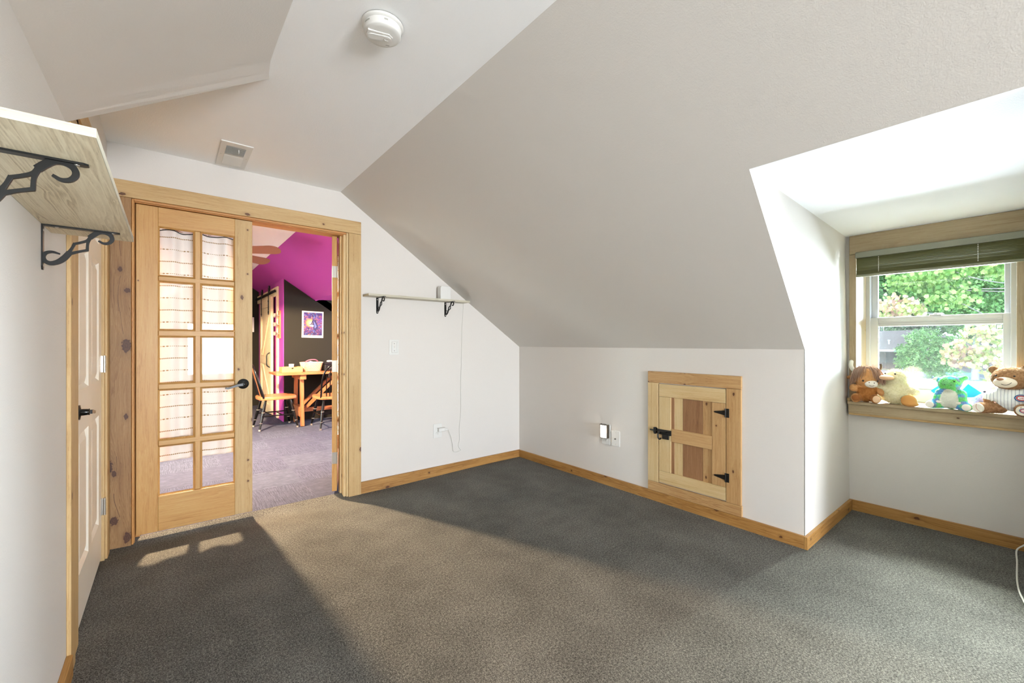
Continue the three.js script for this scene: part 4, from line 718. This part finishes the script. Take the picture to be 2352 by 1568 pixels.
// poster: a wolf's head against a glowing moon, among swirls of violet and orange
{
  const tex = canvasTex(384, 512, (g, w, h) => {
    const r = mulberry(99), gr = g.createLinearGradient(0, 0, 0, h); gr.addColorStop(0, '#2b1f5c'); gr.addColorStop(.5, '#5a2f7c'); gr.addColorStop(1, '#241a4a'); g.fillStyle = gr; g.fillRect(0, 0, w, h);
    const cols = ['#a8623a', '#8e3c5c', '#54429a', '#34589c', '#c08e54', '#6a2f70', '#1d1740', '#7c4a3a', '#4a7ca4', '#2a2050', '#241a44'];
    for (let i = 0; i < 420; i++) { const a = r() * 6.28, d = 110 + r() * 190, x = w * .48 + Math.cos(a) * d * .8, y = h * .47 + Math.sin(a) * d; g.strokeStyle = cols[r() * cols.length | 0]; g.lineWidth = 3 + r() * 8; g.beginPath(); g.arc(x, y, 5 + r() * 22, a, a + 1.5 + r() * 2.5); g.stroke(); }
    const m = g.createRadialGradient(w * .36, h * .46, 5, w * .36, h * .46, 120); m.addColorStop(0, '#e8cfa0'); m.addColorStop(.6, '#c98a52'); m.addColorStop(1, 'rgba(170,90,70,0)'); g.fillStyle = m; g.beginPath(); g.arc(w * .36, h * .46, 122, 0, 7); g.fill();
    g.fillStyle = '#2a2752'; g.beginPath(); g.moveTo(w * .28, h * .55); g.lineTo(w * .40, h * .48); g.lineTo(w * .45, h * .36); g.lineTo(w * .50, h * .24); g.lineTo(w * .56, h * .32); g.lineTo(w * .66, h * .28); g.lineTo(w * .68, h * .42); g.lineTo(w * .78, h * .56); g.lineTo(w * .74, h * .74); g.lineTo(w * .56, h * .78); g.lineTo(w * .50, h * .64); g.lineTo(w * .34, h * .62); g.closePath(); g.fill();
    g.fillStyle = '#aeb7dc'; g.beginPath(); g.moveTo(w * .29, h * .56); g.lineTo(w * .44, h * .52); g.lineTo(w * .54, h * .56); g.lineTo(w * .52, h * .63); g.lineTo(w * .36, h * .61); g.fill(); g.fillStyle = '#5868b4'; g.beginPath(); g.moveTo(w * .52, h * .36); g.lineTo(w * .60, h * .44); g.lineTo(w * .70, h * .60); g.lineTo(w * .60, h * .70); g.lineTo(w * .56, h * .5); g.fill();
    g.fillStyle = '#ffd27a'; g.beginPath(); g.ellipse(w * .465, h * .475, 8, 5, 0, 0, 7); g.fill();
    for (let i = 0; i < 90; i++) { g.fillStyle = ['#fff', '#ffd9a0', '#bcd0ff'][r() * 3 | 0]; g.fillRect(r() * w, r() * h, 2 + r() * 3, 2 + r() * 3); }
  });
  const p = thing('poster', 'colourful wolf poster with a white border on the charcoal wall', 'poster', [1.741, 1.474, ZC]);
  p.rotation.z = -.015;
  part('border', box(-.157, .157, -.207, .207, 0, .004), flat(0xd8d4cd, .7), p);
  const q = new THREE.PlaneGeometry(.27, .355).translate(.004, .008, .0048); part('print', q, new THREE.MeshStandardMaterial({ map: tex, roughness: .5 }), p);
}
// trestle table
{
  const t = thing('dining_table', 'honey pine trestle table against the charcoal wall', 'table', [1.95, 0, -6.79]);
  for (let i = 0; i < 4; i++) part('plank', plank(-.82, .82, .735, .765, -.30 + i * .15, -.151 + i * .15, 'x', .004), M.honey, t);
  for (const s of [-1, 1]) {
    const x = s * .48;
    part('cleat', plank(x - .04, x + .04, .665, .734, -.26, .27, 'z', .005), M.honey, t);
    for (const z of [-.17, .17]) { const g = plank(-.022, .022, .0, .67, -.035, .035, 'y', .004), m = part('leg', g, M.honey, t); m.position.set(x, 0, z); m.rotation.x = z > 0 ? -.07 : .07; if (z > 0) m.position.z += .05; else m.position.z -= .05; }
    part('foot_rail', plank(x - .03, x + .03, .13, .27, -.2, .2, 'z', .004), M.honey, t);
    for (const [z, f] of [[.14, 1], [-.14, 1]]) { const m = part('brace', plank(-.02, .02, 0, .66, -.03, .03, 'y', .004), M.honey, t); m.position.set(x - s * .01, .20, z); m.rotation.z = s * .80; }
  }
  part('stretcher', plank(-.45, .45, .17, .23, -.02, .02, 'x', .004), M.honey, t);
}
// windsor chairs: honey seats, black legs, hoop and spindles, pierced splat
function chair() {
  const c = thing('windsor_chair', '', 'chair', [0, 0, 0], 0, 'windsor chairs at the trestle table');
  const s = new THREE.Shape(); s.moveTo(-.20, -.17); s.bezierCurveTo(-.23, -.08, -.23, .08, -.20, .17); s.bezierCurveTo(-.08, .235, .13, .25, .215, .19); s.bezierCurveTo(.25, .10, .25, -.10, .215, -.19); s.bezierCurveTo(.13, -.25, -.08, -.235, -.20, -.17);
  part('seat', grain(ext(s, .022, .010, 24).rotateX(-Math.PI / 2).translate(0, .415, 0), 'x'), M.honey, c);
  const foot = [];
  for (const [x, z] of [[.15, .15], [.15, -.15], [-.14, .14], [-.14, -.14]]) {
    const a = V(x, .42, z), b = V(x * 1.5 + (x < 0 ? -.02 : .01), .022, z * 1.45), m = V(mix(a.x, b.x, .45), mix(a.y, b.y, .45), mix(a.z, b.z, .45)), n = V(mix(a.x, b.x, .8), mix(a.y, b.y, .8), mix(a.z, b.z, .8));
    const l = part('leg', [rod(a, m, .013, .021, 14), rod(m, n, .021, .0155, 14), rod(n, b, .0155, .0115, 14)], M.blackGloss, c);
    part('cap', rod(b, V(b.x, 0, b.z), .015, .016, 14), M.brass, l); part('ring', [rod(V(n.x, n.y - .004, n.z), V(n.x, n.y + .004, n.z), .0175), rod(V(m.x, m.y - .004, m.z), V(m.x, m.y + .004, m.z), .0225)], M.brass, l);
  }
  for (const z of [.19, -.19]) part('stretcher', rod(V(.19, .19, z), V(-.20, .19, z), .009, .009, 10), M.blackGloss, c);
  for (const x of [.05, -.07]) part('stretcher', rod(V(x, .19, .19), V(x, .19, -.19), .009, .009, 10), M.blackGloss, c);
  const lean = y => -.175 - (y - .43) * .26, hoop = [];
  for (let i = 0; i <= 24; i++) { const a = i / 24 * Math.PI, y = .43 + .47 * Math.pow(Math.sin(a), .62), z = Math.cos(a) * (.185 + .03 * Math.sin(a)); hoop.push(V(lean(y), y, z)); }
  part('hoop', tube(hoop, .0125, 60, 10), M.blackGloss, c);
  for (const z of [-.135, -.085, .085, .135]) { const top = .43 + .47 * Math.pow(1 - (z / .2) ** 2, .5) - .02; part('spindle', rod(V(lean(.43), .43, z * .85), V(lean(top), top, z), .0075, .006, 10), M.blackGloss, c); }
  const sp = new THREE.Shape(); sp.moveTo(-.03, 0); sp.bezierCurveTo(-.07, .08, -.02, .14, -.035, .2); sp.bezierCurveTo(-.075, .28, -.05, .36, -.035, .44); sp.lineTo(.035, .44); sp.bezierCurveTo(.05, .36, .075, .28, .035, .2); sp.bezierCurveTo(.02, .14, .07, .08, .03, 0);
  for (const y of [.1, .3]) { const h = new THREE.Path(); h.absellipse(0, y, .018, .05, 0, 7, false); sp.holes.push(h); }
  part('splat', grain(ext(sp, .012, .002, 10).rotateY(Math.PI / 2).rotateZ(.254).translate(lean(.43), .43, 0), 'y'), M.honey, c);
  return c;
}
{
  const c1 = chair(); c1.userData.label = 'windsor chair standing at the end of the trestle table by the barn door'; c1.position.set(1.155, 0, -6.74); c1.rotation.y = .04;
  const c2 = c1.clone(); c2.name = numbered('windsor_chair'); c2.userData.label = 'windsor chair at the front of the trestle table partly hidden by the open door leaf'; c2.position.set(1.80, 0, -6.32); c2.rotation.y = Math.PI / 2 - .03; scene.add(c2);
}
// things on the table
{
  const b = thing('wooden_box', 'low wooden box with a black latch on the trestle table', 'box', [1.36, .7655, -6.76]);
  part('body', [[-.135, .135, .001, .012, -.1, .1], [-.135, .135, .012, .075, -.1, -.09], [-.135, .135, .012, .075, .09, .1], [-.135, -.125, .012, .075, -.09, .09], [.125, .135, .012, .075, -.09, .09]].map(a => plank(...a, 'x', .002)), M.cedarMid, b);
  part('latch', [box(-.012, .012, .05, .066, .1, .104, .001), new THREE.SphereGeometry(.005, 10, 8).translate(0, .055, .105)], M.black, b);
  const paper = flat(0xf2efe8, .7);
  const cup = thing('paper_cup', 'white cup standing in the low wooden box', 'cup', [1.372, .778, -6.79]); part('body', lathe([[0, 0], [.027, 0], [.030, .05], [.034, .098], [.032, .098], [.028, .05], [.024, .004], [0, .004]], 28), paper, cup); part('rim', new THREE.TorusGeometry(.033, .0022, 8, 28).rotateX(Math.PI / 2).translate(0, .098, 0), paper, cup);
  for (const [x, z, l, n] of [[1.30, -6.72, .075, 'white crumpled ball nearest the end of the wooden box'], [1.325, -6.80, .08, 'white crumpled ball behind another in the wooden box'], [1.44, -6.76, .07, 'white crumpled ball beside the cup in the wooden box']]) { const g = new THREE.IcosahedronGeometry(.034, 3), p = g.attributes.position; for (let i = 0; i < p.count; i++) { const k = 1 + .2 * n3(p.getX(i) * 60 + x * 9, p.getY(i) * 60, p.getZ(i) * 60); p.setXYZ(i, p.getX(i) * k, p.getY(i) * k * .8, p.getZ(i) * k); } g.computeVertexNormals(); const o = part('crumpled_paper', g.translate(0, 0, 0), paper, scene); o.position.set(x, .778 + .03, z); tag(o, n, 'paper', 'crumpled white paper in the wooden box'); }
  // woven basket
  const k = thing('woven_basket', 'pale woven basket with a mauve handle on the trestle table', 'basket', [1.645, .7655, -6.80]);
  const weave = [], N = 56, rows = 9, at = (i, y, o) => { const a = i / N * 6.2832, f = mix(.82, 1, y / .12), c = Math.cos(a), s = Math.sin(a), q = 1 / Math.pow(Math.pow(Math.abs(c), 4) + Math.pow(Math.abs(s), 4), .25); return V(c * q * (.145 * f + o), y, s * q * (.095 * f + o)); };
  for (let r = 0; r < rows; r++) { const q = []; for (let i = 0; i < N; i++) q.push(at(i, .01 + r * .0135, (i + r) % 2 ? .0035 : -.0035)); weave.push(tube(q, .0058, 112, 6, true)); }
  const wm = flat(0xe2c3a2, .75);
  part('weave', weave, wm, k); const st = []; for (let i = 0; i < N; i += 2) st.push(rod(at(i, 0, 0), at(i, .125, 0), .003, .003, 6)); part('stakes', st, wm, k);
  const rim = []; for (let i = 0; i < N; i++) rim.push(at(i, .128, .002)); part('rim', tube(rim, .0075, 112, 8, true), wm, k);
  part('bottom', box(-.11, .11, 0, .006, -.07, .07, .002), wm, k);
  part('handle', tube([V(-.07, .10, .0), V(-.085, .135, .02), V(-.05, .165, .05), V(.0, .172, .06), V(.05, .165, .05), V(.085, .135, .02), V(.07, .10, 0)], .009, 50, 10), flat(0xa05a6c, .6), k);
  const cl = thing('folded_cloth', 'light blue cloth stuffed in the woven basket', 'cloth', [1.62, .86, -6.81]); { const g = new THREE.SphereGeometry(.07, 24, 16), p = g.attributes.position; for (let i = 0; i < p.count; i++) { const q = 1 + .22 * n3(p.getX(i) * 30, p.getY(i) * 30, p.getZ(i) * 30); p.setXYZ(i, p.getX(i) * q * 1.2, p.getY(i) * q * .7, p.getZ(i) * q * .8); } g.computeVertexNormals(); part('cloth', g, flat(0xc9d4e4, .9), cl); }
  const pr = thing('printer', 'black desktop printer beside the basket on the trestle table', 'printer', [1.99, .7655, -6.82]);
  part('body', box(-.185, .185, .002, .10, -.14, .14, .012), flat(0x17171a, .4), pr); part('lid', box(-.18, .18, .101, .128, -.135, .135, .008), flat(0x222226, .3), pr); part('tray', box(-.12, .12, .02, .06, .139, .144, .001), flat(0x3a3a40, .4), pr); part('panel', box(.10, .17, .07, .095, .139, .144, .002), flat(0x6a6c74, .3), pr);
  const gm = thing('game_controller', 'white handheld controller lying on the black printer', 'controller', [1.93, .8945, -6.80]); part('body', [new THREE.SphereGeometry(.03, 18, 12).scale(1, .5, .8).translate(-.04, .013, 0), new THREE.SphereGeometry(.03, 18, 12).scale(1, .5, .8).translate(.04, .013, 0), box(-.04, .04, .002, .026, -.018, .018, .008)], M.white, gm); part('stick', [lathe([[0, .025], [.006, .025], [.009, .032], [0, .034]], 14).translate(-.03, 0, 0), lathe([[0, .025], [.006, .025], [.009, .032], [0, .034]], 14).translate(.03, 0, 0)], M.slot, gm);
}
// ceiling fan with its lamp
{
  const f = thing('ceiling_fan', 'ceiling fan with brown wooden blades and a lit globe in the magenta room', 'ceiling fan', [.31, 0, -5.2]);
  part('canopy', lathe([[0, HC], [.07, HC], [.065, 2.31], [.02, 2.29], [.012, 2.27], [.012, 2.22], [0, 2.22]], 32), M.brass, f);
  part('motor', lathe([[0, 2.225], [.06, 2.22], [.105, 2.19], [.11, 2.13], [.09, 2.09], [.05, 2.07], [0, 2.07]], 40), M.brass, f);
  const s = new THREE.Shape(); s.moveTo(.2, -.045); s.lineTo(.62, -.066); s.quadraticCurveTo(.70, -.06, .70, 0); s.quadraticCurveTo(.70, .06, .62, .066); s.lineTo(.2, .045); s.lineTo(.2, -.045);
  const bg = grain(ext(s, .006, .001, 12).rotateX(-Math.PI / 2), 'x'), ig = join([box(.09, .24, -.002, .004, -.018, .018, .001)]), bm = flat(0x84543f, .5);
  for (let k = 0; k < 5; k++) { const b = part('blade', bg, bm, f); b.position.y = 2.115; b.rotation.set(0, -THREE.MathUtils.degToRad(38 + k * 72), 0); b.rotateX(-.42); part('blade_iron', ig, M.brass, b); }
  // unseen bowl shade, closed on top to keep lamp light off the slope
  part('unseen_lamp_shade', lathe([[0, 2.068], [.05, 2.066], [.115, 2.03], [.135, 1.985], [.137, 1.972], [.133, 1.972], [.130, 1.984], [.111, 2.024], [.048, 2.06], [0, 2.062]], 40), M.brass, f);
  part('lamp_bulb', new THREE.SphereGeometry(.05, 28, 18).translate(0, 1.985, 0), new THREE.MeshStandardMaterial({ color: 0xfff2dc, emissive: 0xffdca6, emissiveIntensity: 1.6, roughness: .4 }), f);
  const l = new THREE.SpotLight(0xffdfb6, 18, 0, 1.5, .06); l.name = 'fan_lamp'; l.position.set(.31, 1.965, -5.2); l.target.position.set(.31, 0, -5.2); l.shadow.radius = 3; l.castShadow = true; scene.add(l, l.target);
}
// ---------------------------------------------------------------- outdoors beyond the dormer window
{
  const n = createNoise2D(mulberry(77)), gt = dataTex(512, 512, (x, y) => { const k = clamp(.5 + .3 * n(x / 9, y / 9) + .25 * n(x / 3, y / 30) + .2 * n(x / 60, y / 60)); return [mix(64, 124, k), mix(84, 138, k), mix(48, 86, k)]; }); gt.repeat.set(.12, .12);
  const g = new THREE.PlaneGeometry(190, 240, 60, 40).rotateX(-Math.PI / 2).translate(98, 0, -20), p = g.attributes.position;
  for (let i = 0; i < p.count; i++) { const x = p.getX(i); p.setY(i, -3.0 + .72 * smooth(12, 70, x) + .05 * n(x * .1, p.getZ(i) * .1)); }
  g.computeVertexNormals(); const gg = plain(g), q = gg.attributes.position, uv = gg.attributes.uv; for (let i = 0; i < q.count; i++) uv.setXY(i, q.getX(i), q.getZ(i));
  tag(part('ground', gg, new THREE.MeshStandardMaterial({ map: gt, roughness: 1 }), scene), 'mown lawn between the houses', null, null, 'structure');
  struct('road', U(box(62.5, 71.5, -2.4, -2.235, -60, 30)), paint(0x6e6b64, .9), 'pale driveway strip in front of the brick house');
}
{
  const h = thing('neighbour_house', 'low brick house with a pale hipped roof seen through the dormer window', 'house', [73, -2.3, 0]);
  const brick = dataTex(256, 256, (x, y) => { const r = y / 16 | 0, bx = (x + (r % 2) * 16) / 32, m = (y % 16 < 2) || ((x + (r % 2) * 16) % 32 < 2), t = hash2(bx | 0, r, 9); return m ? [140, 132, 122] : [mix(86, 120, t), mix(68, 92, t), mix(60, 78, t)]; }, true, THREE.RepeatWrapping); brick.repeat.set(.55, .9);
  const bm = new THREE.MeshStandardMaterial({ map: brick, roughness: .9 }), roofM = flat(0x5c544a, .9), trimM = flat(0xa8a6a0, .6), dk = flat(0x3a3734, .7);
  part('wall', U(extZY(poly(rect(Zs(-2), Zs(-22), -.3, 2.62), [rect(Zs(-10.75), Zs(-13.1), -.2, 2.35), rect(Zs(-7.45), Zs(-8.6), 1.36, 2.24)]), 0, .3)), bm, h);
  part('porch_wall', U(box(2.2, 2.5, -.3, 2.6, -16, -10)), bm, h);
  part('porch_post', box(-.02, .3, -.3, 2.4, -13.3, -13.1), trimM, h);
  const w = part('window_frame', [[1.36, 1.44, -8.6, -7.45], [2.16, 2.24, -8.6, -7.45], [1.44, 2.16, -8.6, -8.52], [1.44, 2.16, -7.53, -7.45], [1.44, 2.16, -8.06, -8.0]].map(a => box(-.03, .12, ...a)), trimM, h); part('window_pane', box(.08, .09, 1.4, 2.2, -8.55, -7.5), flat(0x3d4a50, .1), w);
  part('garage_door', box(2.1, 2.2, -.2, 2.3, -12.6, -10.9), dk, h);
  part('fascia', box(-.75, -.55, 2.42, 2.68, -23, -1.4), trimM, h);
  part('soffit', box(-.6, 1, 2.55, 2.6, -23, -1.4), trimM, h);
  part('downspout', [rod(V(-.1, .15, -10.6), V(-.1, 2.3, -10.6), .055), tube([V(-.1, .18, -10.6), V(-.12, .06, -10.62), V(-.16, .02, -10.9), V(-.2, 0, -11.2)], .055, 16), rod(V(-.1, 2.3, -10.6), V(-.6, 2.5, -10.6), .055)], trimM, h);
  const r = [...quad([-.75, 2.66, -1.4], [-.75, 2.66, -23], [5, 5.25, -18], [5, 5.25, -9.6]), [[-.75, 2.66, -1.4], [5, 5.25, -9.6], [10, 2.66, -1.4]], ...quad([10, 2.66, -23], [10, 2.66, -1.4], [5, 5.25, -9.6], [5, 5.25, -18]), [[-.75, 2.66, -23], [10, 2.66, -23], [5, 5.25, -18]]];
  const rf = part('roof', U(tris(r)), roofM, h);
  part('roof_vent', [rod(V(.9, 3.3, -12.1), V(.9, 3.85, -12.1), .08), new THREE.CylinderGeometry(.16, .16, .12, 12).translate(.9, 3.9, -12.1)], trimM, rf);
}
// trees: a bent trunk, branches, and leaves scattered round the branch ends
const leafGeo = (() => {                                                         // lobed maple leaf, slightly cupped
  const P = [[0, -.5], [.20, -.34], [.44, -.36], [.40, -.06], [.52, .16], [.30, .20], [.24, .34], [0, .50], [-.24, .34], [-.30, .20], [-.52, .16], [-.40, -.06], [-.44, -.36], [-.20, -.34]], T = [];
  for (let i = 0; i < P.length; i++) { const a = P[i], b = P[(i + 1) % P.length]; T.push([[0, 0, .06], [a[0], a[1], -.04 * Math.abs(a[0])], [b[0], b[1], -.04 * Math.abs(b[0])]]); }
  return tris(T);
})();
const tuftGeo = (() => { const T = [], r = mulberry(3); for (let i = 0; i < 7; i++) { const a = r() * 6.28, e = r() * 2 - 1, d = V(Math.cos(a), e, Math.sin(a)), s = V(-Math.sin(a), .3, Math.cos(a)).multiplyScalar(.22), c = d.clone().multiplyScalar(.35 + r() * .3); const q = (v, k) => [c.x + s.x * v + d.x * k, c.y + s.y * v + d.y * k, c.z + s.z * v + d.z * k]; T.push(...quad(q(-1, 0), q(0, -.35), q(1, 0), q(0, .4))); } return tris(T); })();
const leafMat = new THREE.MeshPhysicalMaterial({ color: 0xffffff, roughness: .85, transmission: .35, thickness: 0, specularIntensity: .3 });
const barkMat = flat(0x8d857a, .95);
function tree(label, base, height, clusters, count, size, colours, geo, trunkR, seed) {
  const t = thing('tree', label, 'tree', base), r = mulberry(seed), rr = (a, b) => a + (b - a) * r(), top = V(0, height * .82, 0), wood = [];
  const trunk = [V(0, -.2, 0), V(rr(-.2, .2), height * .3, rr(-.2, .2)), V(rr(-.3, .3), height * .6, rr(-.3, .3)), top];
  part('trunk', trunk.slice(0, 3).map((p, i) => rod(p, trunk[i + 1], trunkR * [1, .8, .5][i], trunkR * [.8, .5, .2][i], 10)), barkMat, t);
  for (const c of clusters) { const y = clamp(c[1] - rr(.3, 1) * c[3] * 1.4, height * .2, height * .8), a = V(0, y, 0), b = V(c[0], c[1], c[2]), m = a.clone().lerp(b, .5).add(V(0, -c[3] * .15, 0)); wood.push(tube([a, m, b, b.clone().add(V(rr(-.4, .4) * c[3], rr(0, .3) * c[3], rr(-.4, .4) * c[3]))], trunkR * .09, 14, 5)); }
  part('branches', wood, barkMat, t);
  const m = new THREE.InstancedMesh(geo, leafMat, count); m.name = 'foliage'; m.userData.kind = 'stuff'; shade(m);
  const o = new THREE.Object3D(), col = new THREE.Color(), tot = clusters.reduce((s, c) => s + c[3] ** 2 * (c[5] ?? 1), 0); let n = 0;
  for (const c of clusters) {
    const k = Math.round(count * c[3] ** 2 * (c[5] ?? 1) / tot);
    for (let i = 0; i < k && n < count; i++, n++) {
      const u = rr(-1, 1), a = rr(0, 6.283), q = Math.sqrt(1 - u * u), d = c[3] * Math.pow(r(), .42);
      o.position.set(c[0] + q * Math.cos(a) * d, c[1] + u * d * .72, c[2] + q * Math.sin(a) * d); o.rotation.set(rr(-.9, .9), rr(0, 6.283), rr(-.9, .9)); o.scale.setScalar(size * rr(.65, 1.25)); o.updateMatrix(); m.setMatrixAt(n, o.matrix);
      const pal = colours[c[4] ?? 0], w = pal[r() * pal.length | 0]; col.set(w); col.multiplyScalar(rr(.75, 1.15)); m.setColorAt(n, col);
    }
  }
  m.count = n; t.add(m); return t;
}
const GREEN = [0x76944a, 0x88a656, 0x62843e, 0x9ab464], PALE = [0xb2bb72, 0xc8c08a, 0xbcc27a, 0xd0b694, 0xa2b160], PINK = [0xd4ab92, 0xcab280, 0xbdac70, 0xcca088, 0xb0b472], DEEP = [0x52783e, 0x628a4a, 0x456a34, 0x749a58], MID = [0x83ab5e, 0x749c50, 0x97bb6c, 0x648e44];
tree('young maple with pale and reddish leaves close outside the dormer window', [10.6, -3, -.25], 7.0,
  [[-.9, 3.9, .0, .42, 1], [-.5, 4.0, -.45, .34, 2], [-1.2, 4.3, -.15, .34, 1], [-.4, 4.45, .15, .3, 0], [.2, 3.6, .1, .42, 1], [-.7, 4.95, -.6, .34, 0], [-.2, 5.25, -.9, .36, 0], [-.9, 5.3, .1, .36, 0], [-.4, 4.85, -1.35, .34, 2], [-.6, 4.75, -1.1, .24, 1], [-.8, 5.45, -.7, .4, 0], [0, 5.6, -.2, .45, 0], [.3, 5.35, -1.3, .34, 0], [-.2, 3.2, -.3, .34, 2], [-.3, 4.75, .2, .2, 0], [.4, 6.2, .2, .6, 0]],
  5200, .068, [GREEN, PALE, PINK], leafGeo, .10, 301);
tree('slim green tree in front of the brick house', [38, -2.6, -4.15], 5, [[0, 2.9, 0, 1.25], [0, 3.6, .75, .9], [0, 2.5, -.95, .9], [0, 4.1, -.35, .95], [0, 1.9, .5, .8], [0, 3.3, -1.1, .7]], 2600, .17, [MID], tuftGeo, .12, 302);
tree('broad bright tree rising over the roof of the brick house', [60, -2.4, -3.6], 13, [[0, 6.5, 0, 3], [0, 9.5, .8, 3], [0, 8, -2.6, 2.4], [0, 5, 2.4, 2.2], [0, 11.5, -.5, 2.6], [0, 10, -3.6, 2.2]], 5200, .42, [MID], tuftGeo, .3, 303);
tree('dark evergreen mass behind the roof at its chimney end', [86, -2.2, -19.5], 20, [[0, 8, 0, 5], [0, 13, 1, 5], [0, 17, 0, 4], [0, 10, 5.5, 4.5], [0, 15.5, 4.5, 4], [0, 5, 4, 4]], 6500, .62, [DEEP], tuftGeo, .5, 304);
tree('dark green tree behind the middle of the brick house', [90, -2.2, -10.5], 21, [[0, 8, 0, 5], [0, 13, -1, 5], [0, 17, 1, 4.5], [0, 10, 4, 4], [0, 15, -4.5, 4], [0, 6, -3, 4]], 6500, .62, [DEEP, MID], tuftGeo, .5, 305);
tree('tall green tree behind the open end of the lawn', [84, -2.2, -2.5], 19, [[0, 5, 0, 4.5], [0, 9, 2, 5], [0, 14, 0, 5], [0, 8, -4, 4], [0, 4, 4.5, 4], [0, 13, 4.5, 4.5], [0, 2, -1, 3]], 6500, .62, [DEEP], tuftGeo, .5, 306);
renderer.render(scene, camera);
